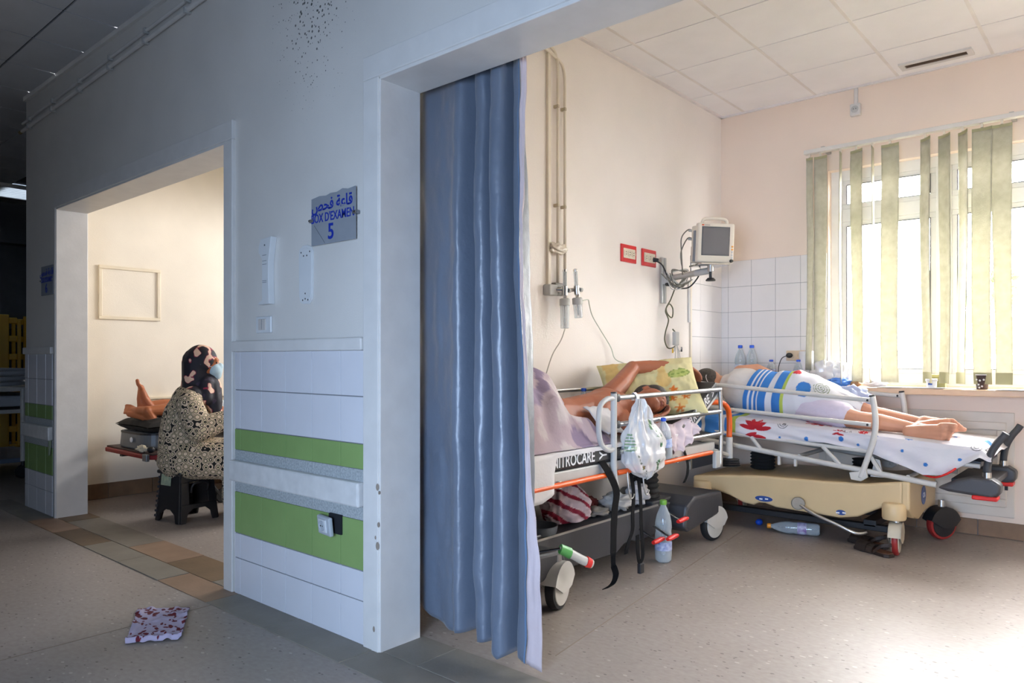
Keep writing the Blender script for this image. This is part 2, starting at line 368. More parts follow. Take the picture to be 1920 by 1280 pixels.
# --- door frames
def frame(n, x0, x1, h, ml, mr, label):
    t, dy = 0.09, 0.018
    o = thing('trim_%d' % n, label, None, (x0, FY0, 0)); o['kind'] = 'structure'
    G().box(x0 - ml, x0 + 0.006, FY0 - dy, FY0 + 0.02, 0, h + 0.0).build('door_casing', TRIMW, o, bevel=0.004)
    G().box(x1 - 0.006, x1 + mr, FY0 - dy, FY0 + 0.02, 0, h + 0.0).build('door_casing', TRIMW, o, bevel=0.004)
    G().box(x0 - ml, x1 + mr, FY0 - dy, FY0 + 0.02, h, h + t).build('head_casing', TRIMW, o, bevel=0.004)
    G().box(x0 - 0.002, x0 + 0.012, FY0 - 0.012, FY1 + 0.008, 0, h).build('jamb_lining', TRIMW, o, bevel=0.003)
    G().box(x1 - 0.012, x1 + 0.002, FY0 - 0.012, FY1 + 0.008, 0, h).build('jamb_lining', TRIMW, o, bevel=0.003)
    G().box(x0, x1, FY0 - 0.012, FY1 + 0.008, h - 0.012, h + 0.002).build('head_lining', TRIMW, o, bevel=0.003)
    return o
frame(1, OLX0, OLX1, HEADL, 0.02, 0.075, 'white frame of the doorway to box 6')
fr5 = frame(2, ORX0, ORX1, HEADR, 0.085, 0.085, 'white frame of the wide doorway to box 5')
chipm = mat('chipped_plaster', '#8f8377', rough=0.9, bump=0.4, bscale=120)
for (u, z, s_) in [(0.0, 0.62, .014), (0.006, 0.48, .010), (0.0, 0.40, .016), (-.01, 0.43, .008), (0.01, 0.60, .007), (-.02, 0.085, .012)]:
    G().sph((ORX0 + 0.002 + u, FY0 - 0.017, z), (s_ * .6, 0.004, s_), 8, 6).build('paint_chip', chipm, fr5)

# --- other walls
wl = struct(G().box(LX - 0.15, LX, FY1, BY, 0, CZ).build('wall_left', CREAM), 'cream wall of box 5 with the oxygen outlets')
wbk = G()
WX0, WX1, WZ0, WZ1 = -1.69, 1.13, 0.93, 2.42
wbk.box(LX, WX0, BY, BY + 0.2, 0, CZ).box(WX0, WX1, BY, BY + 0.2, 0, WZ0).box(WX0, WX1, BY, BY + 0.2, WZ1, CZ).box(WX1, 1.2, BY, BY + 0.2, 0, CZ)
wbk = struct(wbk.build('wall_back', mat('ward_back_paint', '#ead8c8', rough=0.5, var=0.03, vscale=2, bump=0.08, bscale=150)), 'cream back wall of box 5 with the window')
struct(G().box(1.2, 1.35, FY1, BY, 0, CZ).build('wall_right', CREAM))
w6 = struct(G().box(-6.33, -6.2, FY1, 7.0, 0, CZC).build('wall_side', CREAM6), 'cream side wall of box 6')
struct(G().box(-6.2, -5.4, BY, BY + .2, 0, CZ).box(-5.4, -3.2, BY, BY + .2, 0, 1.9).box(-5.4, -3.2, BY, BY + .2, 2.42, CZ).box(-3.2, LX - .15, BY, BY + .2, 0, CZ).build('wall_rear', CREAM6))
struct(G().box(-12, 4, -1.6, -1.5, 0, CZC).build('wall_opposite', mat('opposite_paint', '#9aa0a8', rough=0.5)))
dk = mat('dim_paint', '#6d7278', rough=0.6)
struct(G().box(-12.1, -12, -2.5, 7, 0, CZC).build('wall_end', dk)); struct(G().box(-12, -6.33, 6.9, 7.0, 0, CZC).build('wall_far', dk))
eg = G().box(4.0, 4.1, -2.6, 1.93, 0, CZC)
struct(eg.build('wall_entrance', WHITE))

# --- ceilings
P_ = 0.531
cw = struct(G().box(-6.33, 1.35, FY1, BY + .2, CZ + 0.012, CZ + 0.1).build('ceiling', JOINT), 'suspended ceiling of white boards in box 5')
gx = [-2.301 + P_ * k for k in range(0, 7)]; gy = [3.757 + (4.835 - 3.757) / 2 * k for k in range(-3, 3)] + [5.35]
ex = [LX] + gx + [1.2]; ey = [FY1] + gy
for a, b in zip(ex, ex[1:]):
    for c, d in zip(ey, ey[1:]):
        if b - a < 0.03 or d - c < 0.03: continue
        G().box(a + 0.004, b - 0.004, c + 0.004, d - 0.004, CZ, CZ + 0.012).build('ceiling_board', CEIL, cw)
tw = mat('ceiling_runner', '#e8e2de', rough=0.6)
for x in gx: G().box(x - 0.009, x + 0.009, FY1, BY, CZ - 0.002, CZ + 0.012).build('ceiling_runner', tw, cw)
G().box(LX, LX + 0.02, FY1, BY, CZ - 0.014, CZ).box(LX, 1.2, BY - 0.02, BY, CZ - 0.014, CZ).build('wall_angle', tw, cw)
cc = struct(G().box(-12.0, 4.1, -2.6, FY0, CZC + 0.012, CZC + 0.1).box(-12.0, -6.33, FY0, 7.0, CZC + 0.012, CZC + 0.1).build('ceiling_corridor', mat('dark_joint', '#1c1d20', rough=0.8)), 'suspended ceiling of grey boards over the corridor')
n = 0
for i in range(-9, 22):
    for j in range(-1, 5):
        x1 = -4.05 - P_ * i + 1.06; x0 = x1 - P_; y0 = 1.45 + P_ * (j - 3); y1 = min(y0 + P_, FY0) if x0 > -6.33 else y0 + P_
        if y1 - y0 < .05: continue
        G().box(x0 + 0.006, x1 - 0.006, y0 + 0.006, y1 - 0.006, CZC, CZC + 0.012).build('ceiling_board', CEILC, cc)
struct(G().box(-6.33, 4.0, FY0 - 0.02, FY0, CZC - 0.03, CZC).build('trim_3', TRIMW))

# --- window of box 5
UPVC = mat('window_upvc', '#e8e6e2', rough=0.35)
GLASS = film('window_glass', '#eef2f0', clear=0.92, rough=0.03)
win = thing('window_1', 'wide white framed window behind the vertical blind', None, (WX0, BY, WZ0)); win['kind'] = 'structure'
g = G().box(WX0, WX1, BY + .07, BY + .13, WZ0, WZ0 + .07).box(WX0, WX1, BY + .07, BY + .13, WZ1 - .07, WZ1).box(WX0, WX0 + .07, BY + .07, BY + .13, WZ0 + .07, WZ1 - .07).box(WX1 - .07, WX1, BY + .07, BY + .13, WZ0 + .07, WZ1 - .07)
g.build('window_frame', UPVC, win)
G().box(WX0 + .07, WX1 - .07, BY + .068, BY + .13, 2.06, 2.15).build('transom', UPVC, win, bevel=0.004)
for x in (-0.99, -0.28, .43): G().box(x - .045, x + .045, BY + .062, BY + .13, WZ0 + .07, WZ1 - .07).build('mullion', UPVC, win, bevel=0.004)
for a, b in ((WX0 + .07, -1.035), (-.945, -.325), (-.235, .385), (.475, WX1 - .07)):
    for c, d in ((WZ0 + .07, 2.06), (2.15, WZ1 - .07)):
        s = G(); q = .035
        s.box(a, b, BY + .075, BY + .115, c, c + q).box(a, b, BY + .075, BY + .115, d - q, d).box(a, a + q, BY + .075, BY + .115, c + q, d - q).box(b - q, b, BY + .075, BY + .115, c + q, d - q); s.build('sash', UPVC, win, bevel=0.003)
        G().box(a + q - .004, a + q, BY + .07, BY + .075, c + q, d - q).box(b - q, b - q + .004, BY + .07, BY + .075, c + q, d - q).box(a + q, b - q, BY + .07, BY + .075, c + q - .004, c + q).box(a + q, b - q, BY + .07, BY + .075, d - q, d - q + .004).build('gasket', RUBBER, win)
        G().box(a + q, b - q, BY + .09, BY + .096, c + q, d - q).build('pane', GLASS, win)
SILLM = mat('stone_sill', '#cdb093', rough=0.35, var=0.08, vscale=12)
sill = struct(G().box(LX, 1.2, BY - 0.19, BY + 0.07, 0.872, 0.912).build('trim_4', SILLM, bevel=0.006), 'long polished stone window sill')
w2 = thing('window_2', 'high window of box 6 on the same side', None, (-5.4, BY, 1.9)); w2['kind'] = 'structure'
G().box(-5.4, -3.2, BY + .07, BY + .13, 1.9, 1.95).box(-5.4, -3.2, BY + .07, BY + .13, 2.37, 2.42).box(-5.4, -5.35, BY + .07, BY + .13, 1.95, 2.37).box(-3.25, -3.2, BY + .07, BY + .13, 1.95, 2.37).box(-4.34, -4.26, BY + .07, BY + .13, 1.95, 2.37).build('window_frame', UPVC, w2)
for a_, b_ in ((-5.35, -4.34), (-4.26, -3.25)): G().box(a_, b_, BY + .09, BY + .096, 1.95, 2.37).build('pane', GLASS, w2)

# --- skirting tiles
bb = struct(G().box(LX, 1.2, BY - 0.006, BY, 0, 0.098).build('baseboard_back', GROUT), 'brown tiled skirting under the window')
for i in range(11): G().box(LX + .34 * i + .002, min(LX + .34 * (i + 1) - .002, 1.2), BY - 0.014, BY - .004, 0.002, 0.1).build('skirting_tile', SKIRT, bb, bevel=0.002)
b6 = struct(G().box(-6.2, -6.194, FY1, BY, 0, 0.118).build('baseboard_side', GROUT), 'brown tiled skirting of box 6')
for i in range(10): G().box(-6.196, -6.186, FY1 + .34 * i + .002, FY1 + .34 * (i + 1) - .002, .002, .12).build('skirting_tile', SKIRT, b6, bevel=0.002)

# --- white wall tiles round the bed head corner
zr = [0.875, 1.067, 1.26, 1.455, 1.648, 1.845]
TILEWW = mat('warm_white_tile', '#e6e2e0', rough=0.22, var=0.02)
G().box(LX, -1.695, BY - 0.003, BY, .912, 1.845).build('grout_bed', GROUT, wbk)
bx = [LX, -2.429, -2.245, -2.062, -1.880, -1.697]
for a, b in zip(bx, bx[1:]):
    for c, d in zip(zr, zr[1:]):
        G().box(a + .001, b - .001, BY - .007, BY - .001, max(c, .913) + .001, d - .001).build('wall_tile', TILEWW, wbk, bevel=0.001)
G().box(LX, LX + .003, 4.84, BY, .3, 1.845).build('grout_bed', GROUT, wl)
for a, b in zip([4.845, 4.985, 5.17, 5.343], [4.985, 5.17, 5.343]):
    for c, d in zip([.49, .68] + zr, [.68] + zr): G().box(LX, LX + .007, a + .001, b - .001, c + .001, d - .001).build('wall_tile', TILEWW, wl, bevel=0.001)
G().box(LX, LX + .012, 4.825, 4.845, 0.3, 1.66).build('edge_strip', CONDUIT, wl)
# --- access panel under the sill
ap = thing('trim_5', 'white moulded access panel under the window sill', None, (-1.3, BY, 0.1)); ap['kind'] = 'structure'
G().box(-1.75, -0.60, BY - .012, BY, .13, .77).build('panel_surround', mat('panel_paint', '#d9d0c4', rough=.45), ap, bevel=.004)
g = G(); X0, X1, Z0, Z1 = -1.70, -0.64, .19, .71; q = .05
g.box(X0, X1, BY - .026, BY - .01, Z0, Z0 + q).box(X0, X1, BY - .026, BY - .01, Z1 - q, Z1).box(X0, X0 + q, BY - .026, BY - .01, Z0 + q, Z1 - q).box(X1 - q, X1, BY - .026, BY - .01, Z0 + q, Z1 - q); g.build('panel_moulding', mat('panel_paint'), ap, bevel=.006)
for z in (.30, .60): G().box(-.648, -.632, BY - .032, BY - .01, z, z + .04).build('hinge', BLACKP, ap)
# --- world beyond the window: clipped hedge and paved yard
gy_ = struct(G().box(-14, 10, BY + .2, 40, -0.35, -0.25).build('ground_yard', mat('yard_paving', '#c9c3b6', rough=.8)), 'pale paved yard outside the window')
LEAF = mat('hedge_leaf', '#7c9a55', c2='#56733a', rough=.6, vscale=18, trans=.3)
def bush(x, y, h, w_, label):
    t = thing('garden_bush', label, 'bush', (x, y, -.25)); g = G()
    for i in range(900):
        a, b, rr = random.random() * 6.283, random.random(), random.random() ** .4
        c = Vector((x + math.cos(a) * w_ * rr * math.sin(math.pi * (.12 + .85 * b)), y + math.sin(a) * w_ * .7 * rr * math.sin(math.pi * (.12 + .85 * b)), -.1 + h * b)); M = Matrix.Rotation(random.random() * 6.28, 3, 'Z') @ Matrix.Rotation(random.random() * 3, 3, 'X'); s = .05 + random.random() * .06
        g.add([c + M @ Vector(p) for p in ((-s * .5, 0, 0), (0, -s, .01), (s * .5, 0, 0), (0, s, .01))], [(0, 1, 2, 3)])
    o = g.build('foliage', LEAF, t); o['kind'] = 'stuff'; G().cyl((x, y, -.25), (x, y, h * .5), .03, .015, 8).build('stem', mat('bark', '#5d4a38'), t)
bush(-0.95, 7.6, 1.95, .95, 'leafy green bush outside the right-hand pane')
bush(1.6, 8.0, 1.8, .8, 'green bush farther right outside the window')
# ================================================================== SHARED BUILDERS
def hand(w_, d, n_, s=1.0, curl=0.45, side=1):
    """Chains for a hand: wrist W_, pointing D, fingers closing towards N_; SIDE says where the thumb is."""
    w_, d, n_ = Vector(w_), Vector(d).normalized(), Vector(n_); n_ = (n_ - d * n_.dot(d)).normalized(); l = d.cross(n_) * side; out = []
    for i in range(4):
        o = (1.5 - i); b = w_ + d * (.078 - .004 * abs(o)) * s + l * o * .0195 * s; out.append(('c', [w_ + l * o * .011 * s, b], [.0135 * s, .0105 * s]))
        p, a = b, curl * .6; L = [.074, .082, .076, .058][i] * s
        pts, rr = [p], [.0098 * s]
        for k, fr in enumerate((.45, .32, .23)):
            p = p + (d * math.cos(a) + n_ * math.sin(a)) * L * fr; a += curl; pts.append(p); rr.append([.0088, .008, .007][k] * s)
        out.append(('c', pts, rr))
    t0 = w_ + d * .018 * s + l * .022 * s; t1 = t0 + (d * .7 + l * .7 + n_ * .25).normalized() * .042 * s; t2 = t1 + (d * .9 + l * .2 + n_ * .5).normalized() * .034 * s; t3 = t2 + (d * .9 - l * .1 + n_ * .5).normalized() * .022 * s
    out.append(('c', [t0, t1, t2, t3], [.014 * s, .0115 * s, .0098 * s, .008 * s])); return out
def foot(a, d, up, s=1.0, inner=1):
    """Chains for a bare foot: ankle A, toes towards D, instep towards UP."""
    a, d, up = Vector(a), Vector(d).normalized(), Vector(up); up = (up - d * up.dot(d)).normalized(); l = d.cross(up) * inner; out = []
    heel = a - d * .035 * s - up * .05 * s; out.append(('c', [a, heel], [.036 * s, .030 * s]))
    ball = a + d * .125 * s - up * .058 * s
    for o, r in ((-1, .024), (0, .026), (1, .027)): out.append(('c', [heel + l * o * .008 * s, a + d * .05 * s - up * (.05 if o < 1 else .042) * s + l * o * .014 * s, ball + l * o * .026 * s + d * o * .008 * s], [.028 * s, .026 * s, r * .85 * s]))
    out.append(('c', [a, a + d * .06 * s - up * .022 * s, ball + up * .008 * s + l * .012 * s], [.034 * s, .030 * s, .018 * s]))
    for i, (o, L, r) in enumerate(((1.32, .052, .0155), (.62, .046, .011), (.05, .040, .0105), (-.5, .033, .010), (-1.0, .027, .0095))):
        b = ball + l * o * .031 * s + d * (.004 * o) * s; L *= 1.15; out.append(('c', [b, b + d * L * .55 * s + up * .006 * s, b + d * L * s - up * .002 * s], [r * 1.05 * s, r * .92 * s, r * .9 * s]))
    return out
def caster(parent, x, y, r, ax, shell, tyre=RUBBER, hub=None, top=0.26, wd=.022):
    """Braked castor: tyre, hub discs, shell-shaped fork and stem."""
    ax = Vector(ax).normalized(); fw = ax.cross(Vector((0, 0, 1))); c = Vector((x, y, r)); M = basis(fw, Vector((0, 0, 1)), ax)
    prof = [(r * .80, -wd), (r * .95, -wd * .9), (r, -wd * .4), (r, wd * .4), (r * .95, wd * .9), (r * .80, wd)]
    wh = G().lathe(prof, c, 28, M).build('wheel', tyre, parent, smooth=True, angle=50)
    for s_ in (-1, 1):
        G().lathe([(r * .82, 0), (r * .8, .004), (r * .3, .008), (r * .12, .010)] if s_ > 0 else [(r * .12, -.010), (r * .3, -.008), (r * .8, -.004), (r * .82, 0)], c + ax * wd * s_, 24, M).build('hub_cap', hub or shell, wh, smooth=True, angle=40)
    # fork: a shell that follows the wheel over its upper half
    g = G(); poly = []
    for k in range(13):
        a = R(15 + k * 12.5); poly.append((math.cos(a) * r * 1.12, math.sin(a) * r * 1.12))
    poly += [(-r * .75, -.01), (-r * .2, -r * .25), (r * .25, -r * .2)]
    for s_ in (-1, 1):
        g.prism(poly, lambda a, b, s_=s_: c + fw * a + Vector((0, 0, b)) + ax * (s_ * (wd + .011)), lambda a, b, s_=s_: c + fw * a + Vector((0, 0, b)) + ax * (s_ * (wd + .017)))
    arc = poly[:13]; n = len(arc)
    g.add([c + fw * a + Vector((0, 0, b)) - ax * (wd + .015) for a, b in arc] + [c + fw * a + Vector((0, 0, b)) + ax * (wd + .015) for a, b in arc], [(i, i + 1, n + i + 1, n + i) for i in range(n - 1)])
    g.build('fork', shell, parent, smooth=True, angle=35)
    G().cyl((x, y, r * 2.05), (x, y, top), .02, .018).build('stem', METAL, parent, smooth=True, angle=40)
    return wh
def bottle(name, label, loc, h, r, cap=BLUECAP, lab='#2b3f8f', M=None, group=None, label_z=(.3, .5), water=True, cat='bottle'):
    t = thing(name, label, cat, loc, 0, group); M = M or Matrix.Identity(3); c = Vector(loc)
    pr = [(r * .72, 0.002), (r * .95, .012 * h / .3), (r, .05 * h / .3), (r * .93, .09 * h / .3), (r, .13 * h / .3), (r * .9, h * .5), (r, h * .56), (r * .97, h * .64), (r * .78, h * .76), (r * .45, h * .87), (r * .33, h * .90), (r * .33, h * .93)]
    G().lathe(pr, c, 22, M).build('bottle_body', CLEAR, t, smooth=True, angle=50)
    if water: G().lathe([(q[0] * .93, q[1] + .001) for q in pr[:8]], c, 18, M).build('water', film('water', '#e9eef0', clear=.85, rough=.02), t, smooth=True, angle=50)
    a, b = label_z; G().lathe([(r * 1.01, h * a), (r * 1.012, h * a + .002), (r * 1.012, h * b - .002), (r * 1.01, h * b)], c, 22, M, cap=False).build('paper_label', mat('label_' + lab, lab, c2='#c9cfe2', vscale=40, rough=.5), t, smooth=True)
    G().lathe([(r * .40, h * .925), (r * .42, h * .93), (r * .42, h * .985), (r * .36, h)], c, 18, M).build('screw_cap', cap, t, smooth=True, angle=40)
    return t
def pillow_mesh(c, ex, ey, en, hx, hy, th, nx=40, ny=30, cf=None, seed=0.0):
    """Stuffed cushion with pointed corners: closed surface, axes EX/EY, normal EN."""
    c, ex, ey, en = Vector(c), Vector(ex).normalized(), Vector(ey).normalized(), Vector(en).normalized(); g = G()
    def f(sgn):
        def q(u, v):
            a, b = 2 * u - 1, 2 * v - 1; k = max(0.0, (1 - a ** 4) * (1 - b ** 4)) ** .55; pin = 1 - .06 * (1 - b * b) * abs(a) ** 3; pin2 = 1 - .06 * (1 - a * a) * abs(b) ** 3
            wr = (nz(a * 6 + seed, b * 6, sgn) * .010 + nz(a * 17, b * 5 + seed, sgn) * .005) * k ** .5
            return c + ex * a * hx * pin + ey * b * hy * pin2 + en * (sgn * (k * th + .003) + wr)
        return q
    for s_ in (1, -1):
        fn = f(s_); g.grid(nx, ny, fn if s_ > 0 else (lambda u, v, fn=fn: fn(1 - u, v)), (lambda u, v, p, s_=s_: cf(u if s_ > 0 else 1 - u, v)) if cf else None)
    return g

# ================================================================== STRETCHER ALONG THE LEFT WALL
A = thing('hospital_stretcher', 'grey metal stretcher with orange bar along the left wall under the dark-haired patient', 'stretcher', (-2.16, 3.1, 0))
XN, XF = -1.905, -2.415
VINB = mat('black_mattress_vinyl', '#232325', rough=.5, bump=.06, bscale=120)
mt = G().box(XF + .01, XN, 2.05, 3.52, .615, .69).build('mattress', VINB, A, bevel=.014)
sl = Vector((0, .875, .485)).normalized(); nn = Vector((0, -sl.z, sl.y)); Mb = basis(Vector((1, 0, 0)), sl, nn)
bk = G().obox(Vector(((XF + XN) / 2 + .005, 3.56, .665)) + sl * .27, ((XN - XF) / 2 - .005, .29, .035), Mb).build('raised_backrest', VINB, A, bevel=.014)
G().obox(Vector(((XF + XN) / 2 + .005, 3.56, .665)) + sl * .27 - nn * .045, ((XN - XF) / 2 - .005, .30, .008), Mb).build('backrest_pan', GREYP, A, bevel=.003)
G().obox(Vector((XN - .03, 3.72, .60)), (.008, .012, .08), Matrix.Rotation(.5, 3, 'X')).build('backrest_strut', METAL, A)
MA = basis(Vector((0, 1, 0)), Vector((0, 0, 1)), Vector((1, 0, 0)))
text('mattress_lettering', 'NITROCARE', .072, PRINTW, mt, MA, (XN + .0012, 2.615, .652), sx=.80, extra=.0008)
text('mattress_logo', 'Y', .085, PRINTW, mt, MA @ Matrix.Rotation(R(90), 3, 'Z'), (XN + .0012, 2.845, .652), sx=.7, extra=.001)
MT = basis(sl, nn, Vector((1, 0, 0)))
text('backrest_lettering', 'NITROCARE', .072, PRINTW, bk, MT, Vector((XN + .0008, 3.56, .665)) + sl * .27, sx=.80, extra=.0008)
text('backrest_logo', 'Y', .085, PRINTW, bk, MT @ Matrix.Rotation(R(90), 3, 'Z'), Vector((XN + .0008, 3.56, .665)) + sl * .5, sx=.7, extra=.001)
G().box(XN - .03, XN - .004, 2.05, 4.02, .562, .612).build('side_frame', GREYP, A, bevel=.006)
G().box(XF + .006, XF + .03, 2.05, 4.02, .562, .612).build('side_frame', GREYP, A, bevel=.006)
G().box(XF, XN - .004, 2.05, 2.08, .562, .612).build('end_frame', GREYP, A, bevel=.006)
G().box(XF, XN - .03, 3.995, 4.015, .575, .60).build('end_frame', DGREY, A, bevel=.006)
G().box(XF + .03, XN - .03, 2.08, 3.99, .596, .608).build('deck_panel', DGREY, A)
for a, b in ((2.1, 2.86), (2.94, 3.94)): G().tube([(XN + .012, a, .558), (XN + .012, b, .559)], .0125, 10).build('orange_bar', ORANGE, A, smooth=True, angle=50)
for y in (2.5, 3.05, 3.55): G().box(XN - .008, XN + .012, y - .008, y + .008, .54, .575).build('bar_bracket', GREYP, A, bevel=.003)
# near side rail
xr = XN + .012
G().tube(cr([(xr, 2.912, .912), (xr, 2.86, .912), (xr, 2.805, .885), (xr, 2.79, .83), (xr, 2.79, .76), (xr, 2.815, .70), (xr, 2.87, .672), (xr, 2.912, .676)], 5), .0125, 10).build('rail_hoop', GREYP, A, smooth=True)
G().tube(cr([(xr, 2.915, .938), (xr, 2.915, .70), (xr, 2.915, .58), (xr, 2.932, .50)], 5), .0155, 10).build('rail_post', GREYP, A, smooth=True)
G().cyl((xr, 2.915, .936), (xr, 2.915, .943), .0165, .014).build('post_cap', BLACKP, A)
for z0, z1 in ((.914, .918), (.788, .789), (.657, .658)):
    G().tube([(xr, 2.955, z0), (xr, 4.046, z1)], .0125, 12).build('rail_tube', METAL, A, smooth=True, angle=50)
    G().lathe([(.0125, -.006), (.019, -.004), (.019, .004), (.0125, .006)], (xr + .004, 2.945, z0), 16, basis(Vector((0, 1, 0)), Vector((0, 0, 1)), Vector((1, 0, 0)))).build('pivot_knob', BLACKP, A, smooth=True, angle=40)
G().tube(cr([(xr, 4.05, .928), (xr, 4.062, .80), (xr, 4.066, .68), (xr, 4.06, .46)], 6), .0125, 10).build('rail_post', METAL, A, smooth=True)
G().box(xr - .02, xr + .006, 3.99, 4.05, .46, .56).build('rail_latch', GREYP, A, bevel=.006)
# far side rail
xf = XF - .006
for z in (.925, .80, .67): G().tube([(xf, 2.6, z), (xf, 4.0, z)], .012, 10).build('rail_tube', METAL, A, smooth=True, angle=50)
for y in (2.6, 4.0): G().tube([(xf, y, .935), (xf, y, .56)], .013, 10).build('rail_post', GREYP, A, smooth=True, angle=50)
# push handle, bumper roller
G().tube(cr([(-2.02, 4.10, .835), (-1.96, 4.20, .832), (-1.95, 4.27, .80), (-1.948, 4.30, .74), (-1.948, 4.30, .61)], 6), .017, 12).build('push_handle', ORANGE, A, smooth=True)
G().cyl((-1.948, 4.30, .485), (-1.948, 4.30, .615), .021, .021).build('handle_socket', WTUBE, A, smooth=True, angle=50)
G().tube([(-1.948, 4.30, .50), (-2.0, 4.01, .58)], .014, 8).build('handle_arm', GREYP, A)
for k in range(4): G().lathe([(.02, 0), (.066 - .003 * k, .003), (.068 - .003 * k, .008), (.06, .011)], (-1.948, 4.30, .435 + .011 * k), 28).build('bumper_roller', RUBBER, A, smooth=True, angle=40)
# lift columns with ribbed bellows, base tray, wheels
for yy in (2.5, 3.72):
    pr = []
    for k in range(9): pr += [(.075 - .002 * k, .29 + .03 * k), (.085 - .002 * k, .305 + .03 * k)]
    G().lathe(pr, (-2.2, yy, 0), 24).build('lift_bellows', RUBBER, A, smooth=True, angle=30)
    G().box(-2.32, -2.08, yy - .12, yy + .12, .265, .30).build('column_foot', DGREY, A, bevel=.008)
TR0 = -2.06
G().prism([(2.35, .12), (3.2, .098), (3.27, .13), (3.33, .14), (3.40, .12), (4.15, .13), (4.15, .24), (3.95, .275), (2.4, .285)], lambda a, b: (TR0, a, b), lambda a, b: (-2.38, a, b)).build('base_tray', DGREY, A, bevel=.006)
G().box(TR0 - .004, TR0 + .003, 2.52, 3.62, .277, .287).build('tray_edge', ALU, A)
for y0, y1, z in ((3.72, 4.22, .30), (2.28, 2.62, .255)):
    ym = (y0 + y1) / 2
    G().prism([(y0, .15), (y0 + .05, .12), (y1 - .02, .165), (y1, .2), (y1 - .03, z), (y0 + .12, z + .012), (y0 + .03, z - .03)], lambda a, b: (-1.945, a, b), lambda a, b: (-2.44, a, b)).build('wheel_housing', DGREY, A, bevel=.018, seg=3)
WHUB = mat('cream_wheel', '#c9c6bf', rough=.4)
caster(A, -1.955, 2.56, .1, (1, .25, 0), WHUB, top=.24); caster(A, -1.985, 4.14, .1, (1, -.15, 0), WHUB, top=.24)
caster(A, -2.40, 2.5, .1, (1, -.2, 0), WHUB, top=.24); caster(A, -2.40, 4.14, .1, (1, .1, 0), WHUB, top=.24)
# brake pedals
pd = [Vector((-1.86, 2.455, .300)), Vector((-1.855, 2.52, .268)), Vector((-1.85, 2.60, .225)), Vector((-1.85, 2.665, .196)), Vector((-1.85, 2.68, .188))]
p = G().tube(cr(pd, 5), [.010] + [.020] * 15 + [.020, .019, .017, .014, .008], 10, flat=.45, up=(1, 0, 0)).build('brake_pedal', GREYP, A, smooth=True)
G().tube(pd[0:2], [.021, .0235], 10, flat=.5, up=(1, 0, 0)).build('green_pad', GREENP, p, smooth=True, angle=50)
G().tube([pd[2].lerp(pd[3], .45), pd[3]], [.0245, .021], 10, flat=.5, up=(1, 0, 0)).build('red_pad', RED, p, smooth=True, angle=50)
G().tube([pd[0], (-1.98, 2.40, .27)], .006, 8).build('pedal_rod', CHROME, A)
for c in ((-1.875, 3.56, .235), (-1.90, 3.345, .160), (-1.86, 3.42, .170)):
    p = G().tube(cr([(c[0] - .13, c[1] + .03, c[2] + .035), (c[0] - .05, c[1] + .02, c[2] + .004), (c[0], c[1], c[2])], 5), .006, 8).build('pedal_rod', CHROME, A, smooth=True)
    q = Vector(c); G().tube([q + Vector((0, -.052, -.001)), q + Vector((0, -.03, 0)), q + Vector((0, .03, .003)), q + Vector((0, .052, .002))], [.011, .0155, .0155, .011], 10, flat=.8).build('red_pad', RED, p, smooth=True, angle=60)
# hanging straps and hooks
wz = Vector((0, .017, 0))
G().ribbon(cr([(-1.91, 2.83, .63), (-1.878, 2.85, .57), (-1.872, 2.905, .48), (-1.874, 2.895, .40), (-1.874, 2.885, .30), (-1.874, 2.882, .20), (-1.876, 2.885, .14), (-1.875, 2.905, .09), (-1.876, 2.88, .052), (-1.878, 2.82, .042)], 4), [Vector((0, .026, 0))] * 16 + [Vector((0, .024, .0))] * 5 + [Vector((.004, .012, 0))] * 4 + [Vector((.010, .010, .004))] * 12).build('restraint_strap', BLACKF, A)
G().ribbon(cr([(-1.90, 3.07, .56), (-1.877, 3.065, .45), (-1.876, 3.055, .35), (-1.874, 3.05, .27), (-1.876, 3.015, .215), (-1.88, 3.0, .165)], 4), wz * .85).build('restraint_strap', BLACKF, A)
lp = cr([(-1.90, 3.135, .56), (-1.878, 3.13, .42), (-1.876, 3.135, .28), (-1.876, 3.15, .15), (-1.876, 3.14, .105), (-1.874, 3.115, .10), (-1.872, 3.098, .15), (-1.872, 3.092, .24)], 4)
G().ribbon(lp, wz * .8).build('restraint_strap', BLACKF, A)
G().box(-1.886, -1.866, 3.112, 3.148, .045, .095).build('strap_buckle', BLACKP, A, bevel=.004)
G().ribbon(cr([(-1.905, 3.63, .60), (-1.885, 3.635, .53), (-1.88, 3.62, .47), (-1.882, 3.585, .43)], 4), wz * .7).build('restraint_strap', BLACKF, A)
for y in (3.02, 3.16): G().tube(cr([(-1.885, y, .56), (-1.876, y, .47), (-1.874, y + .012, .43), (-1.872, y + .03, .428), (-1.872, y + .042, .445)], 5), .004, 7).build('drip_hook', METAL, A, smooth=True)

# pale linen sheet folded over the foot half of that stretcher
def shf(u, v):
    y = lerp(2.06, 3.55, u); t = v
    if t < .72: x = lerp(XF + .02, XN + .006, t / .72); z = .697 + .004 * nz(y * 9, x * 9)
    else:
        hang = interp([(2.06, .2), (2.36, .195), (2.44, .17), (2.47, .02), (3.0, .015), (3.55, .02)], y); k = (t - .72) / .28; x = XN + .011 + .008 * nz(y * 14, 3) * k + .012 * k * (hang > .1); z = .695 - hang * k
    return Vector((x, y, z))
tag(G().grid(90, 40, shf).build('bed_sheet', LINEN, None, smooth=True, solid=.002), 'white sheet hanging over the near edge of the left stretcher', 'sheet')

